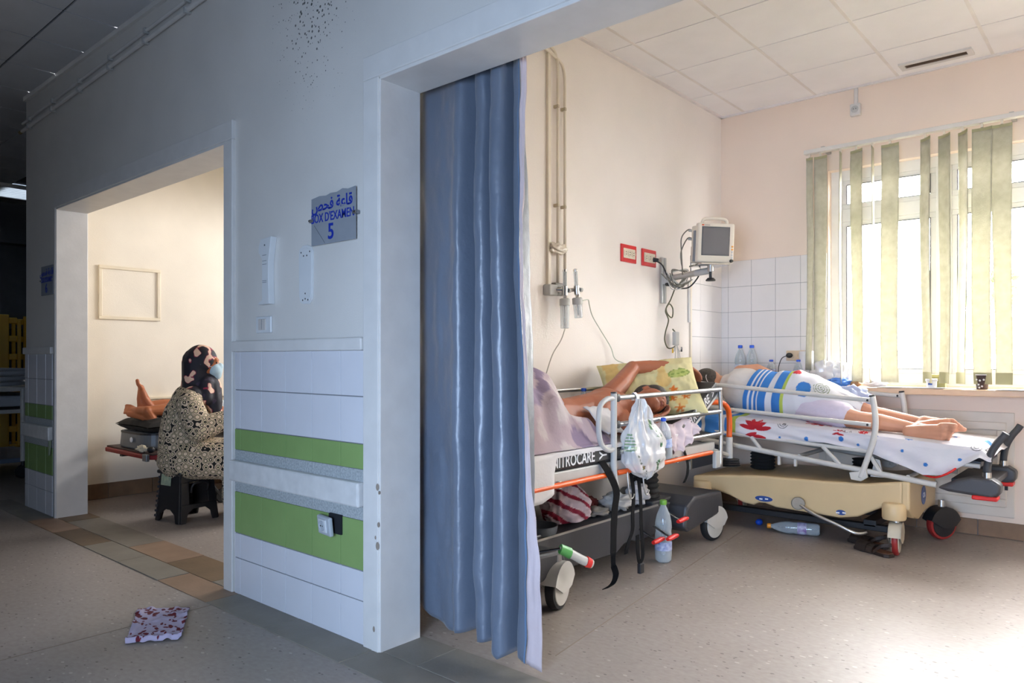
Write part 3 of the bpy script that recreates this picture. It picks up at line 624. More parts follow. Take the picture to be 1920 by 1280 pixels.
# patterned pillow leaning on the raised backrest
c0 = Vector((-2.165, 3.725, .925)); e1 = Vector((.40, .36, .05)).normalized(); e2 = Vector((-.10, .26, .32)); e2 = (e2 - e1 * e2.dot(e1)).normalized(); en = e1.cross(e2)
def pcf(u, v):
    base = (.85, .82, .62)
    n1 = nz(u * 4, v * 4, 5)
    def ell(cx, cy, rx, ry, a):
        dx, dy = u - cx, v - cy; ca, sa = math.cos(a), math.sin(a); p_, q_ = (dx * ca + dy * sa) / rx, (-dx * sa + dy * ca) / ry; return p_ * p_ + q_ * q_
    for (cx, cy, rx, ry, a) in ((.80, .63, .13, .075, .35), (.22, .52, .09, .06, .6), (.42, .85, .1, .06, -.2), (.55, .2, .1, .06, .1)):
        e = ell(cx, cy, rx, ry, a)
        if e < 1: return (.45, .55, .22) if (e > .78 or abs((u - cx) * math.sin(a) - (v - cy) * math.cos(a)) < .006) else (.70, .74, .42)
    for (cx, cy, r_) in ((.80, .22, .035), (.70, .35, .04), (.72, .05, .04), (.66, .2, .045), (.12, .35, .035)):
        e = math.hypot(u - cx, v - cy); r2 = r_ * (1 + .4 * math.sin(5 * math.atan2(v - cy, u - cx)))
        if e < r2: return (.80, .42, .10) if cx > .3 else (.28, .42, .25)
    if n1 > .32: return (.86, .74, .48)
    return base
pl = pillow_mesh(c0, e1, e2, en, .285, .205, .060, 64, 48, pcf, 2.0).build('pillow', VCLOTH, None, smooth=True); tag(pl, 'yellow leaf-print pillow under the dark-haired patient', 'pillow')

# ---- patient on the left stretcher
PA = thing('person', 'bare-chested person with dark hair asleep on the left stretcher, arm over the pillow', 'person', (-2.1, 3.1, .69))
ch = [('c', [(-2.16, 2.70, .80), (-2.16, 2.90, .80), (-2.16, 3.08, .815), (-2.155, 3.22, .83), (-2.13, 3.31, .84)], [.125, .105, .105, .11, .085]),
      ('e', (-2.15, 3.14, .81), (.125, .20, .11)), ('e', (-2.165, 3.24, .885), (.09, .10, .06)),
      ('c', [(-2.12, 3.31, .85), (-2.06, 3.40, .865)], [.055, .052]),
      ('e', (-2.015, 3.462, .872), (.083, .098, .070)), ('c', [(-1.985, 3.405, .862), (-1.955, 3.40, .855)], [.050, .032]),   # skull, jaw
      ('c', [(-1.945, 3.452, .868), (-1.925, 3.440, .862)], [.016, .013]),                                             # nose
      ('c', [(-1.945, 3.478, .885), (-1.945, 3.478, .852)], [.014, .014]),                                             # brow
      ('c', [(-2.04, 3.43, .940), (-2.03, 3.455, .944), (-2.02, 3.45, .936)], [.010, .011, .008]),                     # ear
      ('c', [(-2.19, 3.32, .895), (-2.20, 3.45, .955), (-2.245, 3.655, 1.045)], [.062, .052, .042]),                   # arm over the head
      ('c', [(-2.245, 3.655, 1.045), (-2.19, 3.76, 1.05), (-2.10, 3.90, 1.055), (-2.06, 3.96, 1.05)], [.040, .041, .031, .025]),
      ('c', [(-2.07, 3.26, .79), (-1.985, 3.12, .755)], [.050, .040]), ('c', [(-1.985, 3.12, .755), (-1.955, 3.25, .755), (-1.945, 3.42, .785)], [.038, .036, .025]),
      ('c', [(-2.20, 2.70, .80), (-2.22, 2.50, .96), (-2.22, 2.30, .76)], [.09, .062, .045]), ('c', [(-2.10, 2.70, .78), (-2.06, 2.48, .88), (-2.08, 2.25, .75)], [.09, .062, .045])]
ch += hand((-2.055, 3.965, 1.045), (.28, .75, -.55), (.2, -.6, -.7), .9, .55, 1) + hand((-1.945, 3.425, .788), (.02, .9, .2), (-.4, 0, .6), .9, .5, -1)
flesh('body', ch, SKIN, PA, .0055)
HAIR = mat('black_hair', '#17130f', c2='#2c2521', rough=.55, vscale=60, bump=.5, bscale=220)
flesh('hair', [('e', (-2.022, 3.512, .878), (.084, .078, .081)), ('e', (-2.055, 3.475, .884), (.062, .088, .074))], HAIR, PA, .005, 2)
for z in (.888, .852): G().sph((-1.938, 3.462, z), (.006, .010, .006), 8, 6).build('closed_eyelid', mat('eyelid', '#8a5138'), PA, smooth=True)
G().tube([(-1.922, 3.412, .878), (-1.918, 3.414, .862), (-1.922, 3.412, .848)], .0045, 6).build('lips', mat('lips', '#8a4a3c'), PA, smooth=True)

# mauve blanket heaped over drawn-up knees
def blz(x, y):
    k1 = .34 * math.exp(-((y - 2.50) / .17) ** 2 - ((x + 2.22) / .13) ** 2); k2 = .21 * math.exp(-((y - 2.46) / .19) ** 2 - ((x + 2.05) / .11) ** 2)
    hip = .20 * math.exp(-((y - 2.72) / .20) ** 2 - ((x + 2.16) / .14) ** 2)
    z = .735 + max(k1, k2) + .6 * min(k1, k2) + hip
    near = .075 * math.exp(-((y - 2.72) / .20) ** 2 - ((x + 1.95) / .045) ** 2)
    f = nz(x * 11 + y * 4, y * 9 - x * 5, 1) * .022 + nz(x * 24 - y * 12, y * 15, 4) * .010
    rid = .018 * math.sin(26 * (y * .8 + x * .9) + 3 * nz(x * 5, y * 5)) * ss(.02, .18, z - .70)
    return z + near + (f + rid) * (.35 + ss(0, .1, z - .7))
def blf(u, v):
    y = lerp(2.07, 2.97 + .05 * nz(v * 5, 1.7) - .16 * ss(.25, .0, v), u); x = lerp(-2.40, -1.915 + .012 * nz(u * 9, .3), v); return Vector((x + .012 * ss(.9, 1, v), y, lerp(max(blz(x, y), .703), .7035, ss(.84, 1, v))))
def blc(u, v, p):
    q = nz(p.x * 9, p.y * 9, p.z * 6); c = (.73, .66, .70)
    if q > .15: c = (.80, .76, .77)
    if q < -.28: c = (.56, .50, .60)
    if .42 < v < .5 and u < .5 and nz(u * 40, v * 30) > 0: c = (.36, .34, .50)
    return c
tag(G().grid(110, 70, blf, blc).build('blanket', VCLOTH, None, smooth=True, solid=.005), 'crumpled mauve blanket heaped over the knees on the left stretcher', 'blanket')
def pdf(u, v):
    y = lerp(2.90, 3.07, u); x = lerp(-2.06, -1.925, v); z = lerp(.865, .745, ss(0, 1, v)) - .03 * (u - .3) ** 2 + .006 * nz(u * 5, v * 6); return Vector((x + .02 * (1 - v) * u, y + .02 * v, z))
tag(G().grid(20, 20, pdf).build('absorbent_pad', LINEN, None, smooth=True, solid=.004), 'plain white absorbent pad against the patient on the left stretcher', 'pad')
# crumpled corner of sheet below the pillow
def crf(u, v):
    y = lerp(3.30, 3.74, u); k = v; z0 = .76 + .012 * math.sin(u * 9); z1 = interp([(0, .66), (.25, .615), (.5, .60), (.75, .64), (1, .70)], u) + .012 * math.sin(u * 30)
    x = XN + .036 + .011 * math.sin(u * 30 + 5 * v) * (.3 + k) + .014 * nz(u * 7, v * 5) - .055 * (1 - k) ** 2
    return Vector((x, y, lerp(z0, z1, k)))
tag(G().grid(60, 22, crf).build('crumpled_sheet', mat('mauve_linen', '#cdbfc8', rough=.8, var=.08, bump=.1, trans=.1), None, smooth=True, solid=.003), 'crumpled pale mauve sheet spilling through the rail beside the white carrier bag', 'sheet')

# ---- white carrier bag on the rail, with green print
BAG = film('bag_film', '#f2f1f1', clear=.38, rough=.25, vcol=True)
bgt = thing('carrier_bag', 'white plastic carrier bag with green print hanging on the left stretcher rail', 'bag', (-1.85, 3.14, .52))
def bgf(u, v):
    a = 2 * math.pi * u; z = lerp(.905, .522, v); yc = interp([(0, 3.10), (.25, 3.10), (.6, 3.13), (1, 3.16)], v)
    hw = interp([(0, .012), (.08, .035), (.25, .10), (.45, .155), (.65, .205), (.8, .20), (.92, .15), (1, .03)], v); hw *= 1 + (.25 * ss(.2, .5, v) * (1 - ss(.55, .8, v)) if math.sin(a) > 0 else 0) * math.sin(a)
    hd = interp([(0, .008), (.1, .02), (.4, .05), (.7, .07), (.92, .055), (1, .01)], v)
    n_ = nz(math.cos(a) * 2.2, math.sin(a) * 2.2, v * 5) * .020 + nz(math.cos(a) * 6, math.sin(a) * 6, v * 9) * .009 + .007 * math.sin(a * 11 + v * 2) * (1 - v) * 1.3
    return Vector((-1.875 + (hd + n_) * math.cos(a) + .012, yc + (hw * .80 + n_) * math.sin(a), z - .02 * (1 - abs(math.sin(a))) * (v > .95)))
def bgc(u, v, p):
    y, z = p.y, p.z; G_ = (.20, .45, .22)
    if p.x > -1.875:
        def rr(cy, cz, hy, hz, a):
            dy, dz = y - cy, z - cz; ca, sa = math.cos(a), math.sin(a); return abs(dy * ca + dz * sa) < hy and abs(-dy * sa + dz * ca) < hz
        d1 = math.hypot((y - 3.135) / .7, z - .770); d2 = math.hypot((y - 3.205) / .7, z - .700)
        if .016 < d1 < .033 and z > .755: return G_
        if .018 < d2 < .037 and y > 3.195: return G_
        if rr(3.165, .742, .014, .026, -.3): return G_
        if rr(2.985, .70, .019, .038, .25): return (.45, .62, .47) if math.sin(z * 420) > -.4 else (.9, .9, .9)
        if rr(3.185, .575, .013, .034, .6): return G_ if math.sin(z * 380 + y * 200) > -.75 else (.8, .85, .8)
        for k, (cy, cz) in enumerate(((3.01, .635), (3.025, .615), (3.045, .598), (3.065, .575), (3.09, .555), (3.11, .54))):
            if rr(cy, cz, .005 + .003 * (k == 3), .006 + .004 * (k == 3), .4): return (.35, .42, .36) if k != 3 else G_
    return (.93, .93, .93)
G().grid(150, 130, bgf, bgc, wrap=True).build('bag_film', BAG, bgt, smooth=True)
for s_ in (-1, 1): G().ribbon(cr([(-1.885 + .012 * s_, 3.10 + .006 * s_, .895), (-1.893 + .016 * s_, 3.10, .918), (-1.893, 3.10, .934)], 4), (0, .012, 0), .001).build('bag_handle', film('bag_handle_film', '#f2f1f1', clear=.15), bgt)
bottle('water_bottle', 'water bottle with blue cap poking out of the white carrier bag', (-1.862, 3.36, .585), .215, .034, lab='#5a7fc0', M=Matrix.Rotation(.15, 3, 'X'))
bottle('water_bottle', 'water bottle with blue cap behind the rail on the left stretcher', (-2.37, 3.345, .70), .235, .036, lab='#8fa5c9')
bottle('water_bottle', 'clear water bottle with green cap standing on the floor by the straps', (-1.975, 3.53, .0), .335, .046, cap=mat('green_cap', '#6aa038', rough=.4), lab='#2f4fa3', label_z=(.20, .34))

# ---- things on the base tray of the left stretcher
def sbag(u, v):
    a = 2 * math.pi * u; z = lerp(.29, .535, v); r1 = interp([(0, .05), (.06, .14), (.3, .165), (.6, .125), (.8, .09), (.93, .07), (1, .02)], v); n_ = nz(math.cos(a) * 3, math.sin(a) * 3, v * 6) * .022 + nz(math.cos(a) * 9, math.sin(a) * 9, v * 14) * .006
    return Vector((-2.17 + (r1 * .62 + n_) * math.cos(a), 2.93 + (r1 + n_) * math.sin(a) - .06 * v, z))
def sbc(u, v, p):
    k = math.sin((p.z * 95 + p.y * 52 + 2.2 * nz(p.y * 8, p.z * 8)))
    if .80 < v < .9 and p.y > 2.83: return (.60, .20, .28)
    return (.56, .07, .20) if k > .45 else (.86, .78, .80)
tag(G().grid(120, 90, sbag, sbc, wrap=True).build('striped_bag', VCLOTH, None, smooth=True), 'white bag with dark red stripes on the base tray of the left stretcher', 'bag')
def lump(name, label, cat, c, r, m, sq=.5, seed=0):
    def f(u, v):
        a = 2 * math.pi * u; b = math.pi * (v - .5); d = Vector((math.cos(b) * math.cos(a), math.cos(b) * math.sin(a), math.sin(b))); k = 1 + sq * nz(d.x * 2.5 + seed, d.y * 2.5, d.z * 2.5) + .25 * sq * nz(d.x * 8 + seed, d.y * 8, d.z * 8)
        p_ = Vector(c) + Vector((d.x * r[0], d.y * r[1], d.z * r[2])) * k; p_.z = max(p_.z, c[2] - r[2]); return p_
    return tag(G().grid(40, 24, f, wrap=True).build(name, m, None, smooth=True), label, cat)
lump('plastic_bag', 'clear crumpled plastic bag on the base tray beside the striped bag', 'bag', (-2.16, 3.36, .325), (.07, .09, .045), film('crumpled_film', '#d8d6d2', clear=.35), .6, 3)
lump('bundled_cloth', 'white bundled cloth at the far end of the base tray', 'cloth', (-2.14, 3.53, .345), (.06, .075, .055), LINEN, .5, 9)
lump('bundled_cloth', 'small grey cloth under the long black strap on the base tray', 'cloth', (-2.17, 3.16, .305), (.07, .07, .022), mat('grey_cloth', '#8d8880', rough=.9), .4, 5)
lump('bundled_cloth', 'dark red cloth on the base tray behind the straps', 'cloth', (-2.27, 3.22, .32), (.05, .09, .035), mat('maroon_cloth', '#5e1d1f', rough=.9), .4, 7)
bx_ = thing('emesis_basin', 'grey plastic basin on the foot end of the base tray', 'basin', (-2.14, 2.66, .262))
G().lathe([(.07, .262), (.085, .30), (.09, .325), (.084, .325), (.066, .27)], (-2.14, 2.66, 0), 24).build('basin_wall', mat('slate_plastic', '#5c646c', rough=.4), bx_, smooth=True, angle=40)
# ================================================================== STRETCHER UNDER THE WINDOW
B = thing('hospital_stretcher', 'white tubular stretcher with beige base under the window, patient in white shirt on it', 'stretcher', (-1.5, 4.85, 0))
def zt(x): return -.06 * (x + 1.0)
YN, YB = 4.52, 5.13
def shear(g):
    g.v = [(x, y, z + zt(x)) for x, y, z in g.v]; return g
shear(G().box(-2.38, -.63, YN + .02, YB, .575, .648)).build('mattress', VINB, B, bevel=.02)
shear(G().box(-2.36, -.66, YN + .04, YB - .02, .545, .572)).build('deck_panel', DGREY, B)
for y in (YN, YB):
    G().tube([(-2.33, y, .572), (-1.92, y, .529), (-.86, y, .413)], .017, 10).build('frame_tube', WTUBE, B, smooth=True, angle=40)
    shear(G().tube([(-2.36, y + .01, .552), (-.66, y + .01, .552)], .013, 10)).build('deck_tube', WTUBE, B, smooth=True, angle=40)
    for x0, z0, x1, z1 in ((-1.46, .575, -1.36, .475), (-1.9, .60, -1.83, .52), (-1.2, .55, -1.14, .45)): G().tube([(x0, y, z0), (x1, y, z1)], .012, 8).build('deck_strut', WTUBE, B, smooth=True, angle=40)
for x in (-2.2, -1.6, -1.0): G().tube([(x, YN, .585 + (x + 2.33) * -.11), (x, YB, .585 + (x + 2.33) * -.11)], .013, 8).build('cross_tube', WTUBE, B)
for x in (-1.72, -1.62): G().box(x - .008, x + .008, YN - .012, YN + .012, .44, .50).build('frame_lug', WTUBE, B, bevel=.003)
# side rails
def siderail(y):
    G().tube([(-2.35, y, .944), (-1.187, y, .862)], .0135, 10).build('rail_tube', WTUBE, B, smooth=True, angle=50)
    G().tube([(-2.35, y, .790), (-1.185, y, .722)], .0125, 10).build('rail_tube', WTUBE, B, smooth=True, angle=50)
    G().tube(cr([(-1.177, y, .885), (-1.165, y, .81), (-1.160, y, .72), (-1.175, y, .62), (-1.215, y, .49), (-1.24, y, .415)], 6), .0165, 10).build('rail_post', WTUBE, B, smooth=True)
    G().tube(cr([(-2.35, y, .96), (-2.34, y, .80), (-2.345, y, .66), (-2.36, y, .56)], 6), .0165, 10).build('rail_post', WTUBE, B, smooth=True)
    G().cyl((-1.1775, y, .883), (-1.1785, y, .893), .0175, .015).build('post_cap', BLACKP, B, smooth=True, angle=40)
    for z in (.862, .722): G().sph((-1.20, y - .012, z), (.007, .006, .007), 8, 6).build('rail_rivet', BLACKP, B)
    G().prism([(-1.29, .40), (-1.235, .395), (-1.20, .42), (-1.215, .50), (-1.25, .45), (-1.30, .44)], lambda a, b: (a, y - .012, b), lambda a, b: (a, y + .012, b)).build('rail_bracket', WTUBE, B, bevel=.004)
siderail(YN - .028); siderail(YB + .03)
G().prism([(-1.20, .42), (-1.13, .42), (-1.15, .52), (-1.175, .525)], lambda a, b: (a, YN + .02, b), lambda a, b: (a, YN + .028, b)).build('pivot_plate', WTUBE, B)
# red lever under the foot end
G().tube(cr([(-.93, YN + .02, .46), (-.86, YN - .005, .455), (-.78, YN - .01, .50), (-.76, YN + .03, .54)], 5), .006, 7).build('release_lever', RED, B, smooth=True)
# foot end: curved push handles and corner bumpers
for y in (YN + .0, YB - .02):
    G().tube(cr([(-.545, y, .715), (-.560, y, .690), (-.585, y, .655), (-.612, y, .60), (-.625, y, .54), (-.628, y, .505)], 5), .0185, 12).build('push_handle', mat('grey_grip', '#3a3c40', rough=.6), B, smooth=True)
    G().cyl((-.628, y, .505), (-.628, y, .45), .022, .022).build('handle_socket', CHROME, B, smooth=True, angle=50)
    G().prism([(-.85, .405), (-.80, .39), (-.60, .375), (-.565, .395), (-.56, .45), (-.60, .475), (-.70, .475), (-.76, .455)], lambda a, b, y=y: (a, y - .05, b), lambda a, b, y=y: (a, y + .05, b)).build('corner_bumper', DGREY, B, bevel=.016, seg=3)
    G().box(-.69, -.575, y - .052, y + .04, .362, .385).build('red_bumper_pad', RED, B, bevel=.007)
G().box(-.80, -.60, YN + .05, YB - .07, .42, .45).build('foot_beam', DGREY, B, bevel=.006)
# beige base shell with scalloped lower edge
ptop = [(-1.02, .415), (-1.2, .385), (-1.45, .372), (-1.83, .365), (-2.06, .345), (-2.29, .318)]
pbot = [(-2.29, .232), (-2.137, .240), (-2.03, .215), (-1.94, .18), (-1.876, .174), (-1.84, .192), (-1.80, .195), (-1.735, .178), (-1.55, .172), (-1.358, .166), (-1.257, .186), (-1.117, .262), (-1.02, .262)]
G().prism(ptop + pbot, lambda a, b: (a, YN - .03, b), lambda a, b: (a, YB + .02, b)).build('base_shell', BEIGE, B, bevel=.014, seg=3)
G().prism([(YN - .03, .262), (YN + .08, .20), (YN + .2, .175), (YN + .35, .20), (YN + .5, .2), (YB + .02, .19), (YB + .02, .415), (YN - .03, .415)], lambda a, b: (-1.03, a, b), lambda a, b: (-.985, a, b)).build('shell_end', BEIGE, B, bevel=.012, seg=3)
for x, y in ((-1.065, YN - .022), (-2.22, YN - .022)): G().lathe([(.058, .20), (.062, .21), (.062, .28), (.052, .292), (.02, .295)], (x, y, 0), 28).build('castor_cap', BEIGE, B, smooth=True, angle=40)
STK = mat('blue_sticker', '#2c4a8c', rough=.4)
MS = basis(Vector((1, 0, 0)), Vector((0, 0, 1)), Vector((0, -1, 0)))
for x, z, w_, h, s in ((-1.806, .223, .056, .017, 'lift'), (-1.346, .200, .028, .015, 'tilt')):
    k = G().prism([(math.cos(t * .2617) * w_ * (1 if abs(math.cos(t * .2617)) < .8 else 1), math.sin(t * .2617) * h) for t in range(24)], lambda a, b: (x + a, YN - .0305, z + b), lambda a, b: (x + a, YN - .032, z + b)).build('pedal_sticker', STK, B)
    for d in (-.018, .018): G().box(x + d - .010, x + d + .010, YN - .0328, YN - .0318, z - .006 + d * .1, z + .003 + d * .1).build('sticker_mark', PRINTW, k)
k = G().prism([(math.cos(t * .2617) * .055, math.sin(t * .2617) * .055) for t in range(24)], lambda a, b: (-.984, YN + .30 + a, .30 + b), lambda a, b: (-.982, YN + .30 + a, .30 + b)).build('maker_sticker', STK, B)
text('sticker_lettering', 'CA', .042, PRINTW, k, basis(Vector((0, 1, 0)), Vector((0, 0, 1)), Vector((1, 0, 0))), (-.981, YN + .30, .30))
for x in (-1.95, -1.3):
    pr = []
    for q in range(6): pr += [(.07, .36 + .022 * q), (.082, .371 + .022 * q)]
    G().lathe(pr, (x, 4.83, 0), 24).build('lift_bellows', RUBBER, B, smooth=True, angle=30)
G().box(-2.2, -1.12, YN + .06, YN + .11, .10, .135).build('chassis_bar', BLACKP, B, bevel=.004)
G().box(-2.2, -1.12, YB - .11, YB - .06, .10, .135).build('chassis_bar', BLACKP, B, bevel=.004)
G().box(-1.25, -1.18, YN + .06, YB - .06, .12, .16).build('chassis_bar', BLACKP, B, bevel=.004)
REDT = mat('red_tyre', '#8f2422', rough=.5); CRM = mat('cream_fork', '#c3bba8', rough=.45)
caster(B, -1.055, YN - .02, .088, (1, .12, 0), CRM, tyre=REDT, hub=CRM, top=.22, wd=.016); caster(B, -.94, YB - .05, .095, (.8, -.6, 0), BLACKP, tyre=REDT, hub=BLACKP, top=.24)
caster(B, -2.2, YN - .02, .088, (1, -.3, 0), CRM, tyre=REDT, hub=CRM, top=.22, wd=.016); caster(B, -2.2, YB - .05, .088, (1, .2, 0), CRM, tyre=REDT, hub=CRM, top=.22, wd=.016)
p = G().tube(cr([(-1.56, 4.43, .225), (-1.48, 4.42, .185), (-1.36, 4.42, .145), (-1.25, 4.43, .105), (-1.2, 4.47, .11)], 5), .009, 8).build('pump_lever', METAL, B, smooth=True)
G().lathe([(.034, -.004), (.04, 0), (.034, .005)], (-1.573, 4.43, .232), 20, Matrix.Rotation(R(62), 3, 'X') @ Matrix.Rotation(.3, 3, 'Y')).build('pump_pedal', mat('ribbed_steel', '#8f8b84', rough=.5, metal=.5, bump=.3, bscale=200), p, smooth=True, angle=40)

# ---- printed sheet on that stretcher
RED_, BLU_, GRY_, GRN_ = (.72, .10, .16), (.20, .48, .78), (.42, .42, .44), (.70, .78, .35)
def ell(u, v, cx, cy, rx, ry, a):
    dx, dy = u - cx, v - cy; ca, sa = math.cos(a), math.sin(a); p_, q_ = (dx * ca + dy * sa) / rx, (-dx * sa + dy * ca) / ry; return p_ * p_ + q_ * q_
def motif(u, v):
    """Flat print of the sheet in cloth coordinates: u along the bed, v = height of the hanging side or depth on top."""
    for cx, cy, r_ in ((-1.554, .613, .013), (-1.355, .627, .015), (-1.452, .579, .010), (-.999, .665, .020), (-.823, .651, .010), (-1.026, .586, .009), (-.908, .52, .011), (-1.16, .66, .008), (-1.26, .60, .008), (-1.72, .61, .008), (-.75, .56, .009)):
        if math.hypot(u - cx, v - cy) < r_: return BLU_
    for cx, cy, s_ in ((-1.875, .650, 1.0), (-1.372, .672, .45), (-1.24, .70, .4)):
        for k in range(6):
            a = 2.9 - k * .55
            if ell(u, v, cx + math.cos(a) * .055 * s_, cy + math.sin(a) * .055 * s_, .05 * s_, .014 * s_, a) < 1: return RED_
        if ell(u, v, cx + .03 * s_, cy - .045 * s_, .045 * s_, .012 * s_, -.15) < 1 or ell(u, v, cx - .03 * s_, cy - .035 * s_, .045 * s_, .012 * s_, .3) < 1: return RED_
    for cx, cy, r_ in ((-1.70, .695, .038), (-.672, .640, .034), (-1.33, .69, .03)):
        d = math.hypot(u - cx, (v - cy) * 1.15)
        if d < r_ and math.sin(d * 520 + math.atan2(v - cy, u - cx)) > .45: return GRY_
    return None
def stripes(u):
    for a, b, c in ((-2.5, -2.30, BLU_), (-2.30, -2.275, (.92, .92, .93)), (-2.275, -2.24, BLU_), (-2.24, -2.22, (.92, .92, .93)), (-2.22, -2.12, BLU_), (-2.12, -2.08, (.90, .90, .92)), (-2.08, -2.045, BLU_), (-2.045, -2.005, GRN_)):
        if a <= u < b: return c
    return None
def bsf(u, v):
    x = lerp(-2.40, -.605, u); edge = .655 + zt(x)
    hang = interp([(-2.4, .10), (-2.1, .11), (-1.7, .095), (-1.45, .075), (-1.25, .09), (-1.15, .11), (-1.02, .15), (-.92, .178), (-.82, .165), (-.72, .09), (-.66, .045), (-.60, .03)], x)
    end = ss(-.66, -.605, x)
    if v < .45:
        y = lerp(YB + .005, YN + .012, v / .45); z = edge + .004 + .004 * nz(x * 8, y * 8) + .012 * ss(.15, .0, abs(y - 4.82)) - .05 * end
        z -= .012 * ss(YN + .06, YN + .012, y)
    else:
        k = (v - .45) / .55; y = YN + .010 - .010 * min(1, k * 6) - .018 * math.sin(min(1, k * 1.2) * math.pi * .5) * ss(-1.2, -1.0, x) + .018 * k * math.sin(x * 26 + 3 * k) * ss(-1.3, -1.1, x) + .004 * nz(x * 14, k * 3) + .006 * k * math.sin(x * 17 - 9 * k)
        z = edge - .008 - hang * k - .03 * end
    return Vector((x, y, z))
def bsc(u, v, p):
    hv = p.z if v > .45 else p.y - 4.52 + .66
    st = stripes(p.x)
    if st: return st
    m = motif(p.x, hv if v > .45 else .655 + zt(p.x) + (p.y - YN)) if (v > .40) else (motif(p.x - .35, .66 - (p.y - 4.75) * .5))
    return m or (.90, .89, .91)
tag(G().grid(380, 110, bsf, bsc).build('printed_sheet', VCLOTH, None, smooth=True, solid=.003), 'white sheet printed with red flowers and blue dots on the window stretcher', 'sheet')

# ---- patient on the stretcher under the window, lying on one side, back to the room
PB = thing('person', 'person in white shirt and lavender shorts lying on the stretcher under the window', 'person', (-1.6, 4.83, .70))
ch = [('e', (-2.325, 4.80, .935), (.092, .085, .088)), ('c', [(-2.30, 4.86, .925), (-2.28, 4.885, .91)], [.05, .035]), ('c', [(-2.25, 4.82, .93), (-2.16, 4.85, .915)], [.052, .062]),
      ('c', [(-2.325, 4.722, .955), (-2.315, 4.722, .975), (-2.30, 4.722, .96)], [.010, .011, .008]),
      ('e', (-2.08, 4.84, .89), (.16, .105, .135)), ('e', (-1.90, 4.84, .855), (.18, .10, .115)), ('e', (-1.70, 4.83, .85), (.15, .115, .125)),
      ('c', [(-2.12, 4.86, 1.005), (-2.02, 4.90, 1.02), (-1.88, 4.95, .955)], [.050, .044, .036]), ('c', [(-1.88, 4.95, .955), (-1.77, 4.97, .90), (-1.72, 5.0, .85)], [.036, .031, .025]),
      ('c', [(-2.12, 4.88, .79), (-2.06, 5.0, .77), (-2.2, 5.06, .775)], [.05, .042, .032]),
      ('c', [(-1.68, 4.80, .80), (-1.50, 4.72, .765), (-1.30, 4.66, .735)], [.092, .076, .054]), ('c', [(-1.30, 4.66, .735), (-1.18, 4.66, .725), (-.985, 4.665, .700)], [.052, .051, .030]),
      ('c', [(-1.68, 4.84, .88), (-1.50, 4.84, .83), (-1.28, 4.82, .765)], [.090, .074, .052]), ('c', [(-1.28, 4.82, .765), (-1.16, 4.81, .745), (-.985, 4.80, .725)], [.050, .048, .030])]
ch += foot((-.975, 4.665, .698), (1, -.12, .06), (.05, .9, .25), 1.08, 1) + foot((-.975, 4.80, .732), (1, .1, .18), (.0, .75, .5), 1.0, -1) + hand((-1.715, 5.0, .85), (.9, .2, -.3), (0, .3, -1), .9, .3, 1)
flesh('body', ch, SKINB, PB, .0046, 3)
flesh('hair', [('e', (-2.335, 4.783, .945), (.090, .082, .088)), ('e', (-2.36, 4.80, .94), (.07, .08, .085))], mat('greying_hair', '#4c443e', c2='#2a2623', rough=.6, vscale=70, bump=.5, bscale=220), PB, .005, 2)
G().sph((-2.262, 4.865, .935), (.035, .04, .045), 14, 10).build('face_mask', LINEN, PB, smooth=True)
G().tube(cr([(-2.27, 4.84, .965), (-2.285, 4.77, .985), (-2.305, 4.718, .985), (-2.295, 4.712, .945), (-2.265, 4.74, .90), (-2.25, 4.80, .875)], 5), .003, 6).build('mask_loop', LINEN, PB, smooth=True)
SHIRT = mat('white_shirt', '#d9d2cc', rough=.85, var=.05, vscale=10, bump=.35, bscale=26)
sh = [('e', (-2.08, 4.835, .89), (.158, .122, .146)), ('e', (-1.93, 4.835, .86), (.17, .117, .127)), ('e', (-1.80, 4.83, .85), (.16, .117, .130)), ('c', [(-2.19, 4.84, .91), (-2.10, 4.84, .90)], [.085, .13]), ('c', [(-2.12, 4.855, .985), (-2.05, 4.88, .985)], [.060, .058])]
flesh('shirt', sh, SHIRT, PB, .007, 6)
flesh('shorts', [('e', (-1.70, 4.825, .85), (.15, .122, .130)), ('c', [(-1.68, 4.80, .80), (-1.50, 4.72, .768), (-1.40, 4.69, .755)], [.10, .090, .082]), ('c', [(-1.68, 4.84, .885), (-1.50, 4.84, .838), (-1.38, 4.83, .80)], [.10, .090, .084])], mat('lavender_cotton', '#cdc4d4', rough=.85, var=.05, bump=.3, bscale=28), PB, .007, 6)
# striped printed towel thrown over the waist
def twp(x):
    return (4.83, interp([(-2.2, .89), (-2.0, .875), (-1.85, .86), (-1.7, .862), (-1.55, .84), (-1.4, .80), (-1.25, .755)], x), interp([(-2.2, .13), (-1.9, .135), (-1.7, .145), (-1.5, .15), (-1.25, .13)], x), interp([(-2.2, .16), (-2.0, .155), (-1.85, .145), (-1.7, .158), (-1.55, .125), (-1.4, .095), (-1.25, .06)], x))
def twf(u, v):
    a = lerp(R(-62), R(150), v); x0 = lerp(-2.06, -1.30, u); x = x0 + .10 * ss(R(-20), R(95), a) * (1 - u) + .03 * math.sin(v * 5) * (1 - u)
    yc, zc, ry, rz = twp(x); k = 1.03 + .035 * nz(x * 9, v * 4, 2) + .018 * math.sin(u * 40 + v * 6)
    if u > .72 and v < .55: k *= 1 - .10 * ss(.72, 1, u)
    return Vector((x, yc - ry * k * math.cos(a), max(zc + rz * k * math.sin(a), .668 + zt(x))))
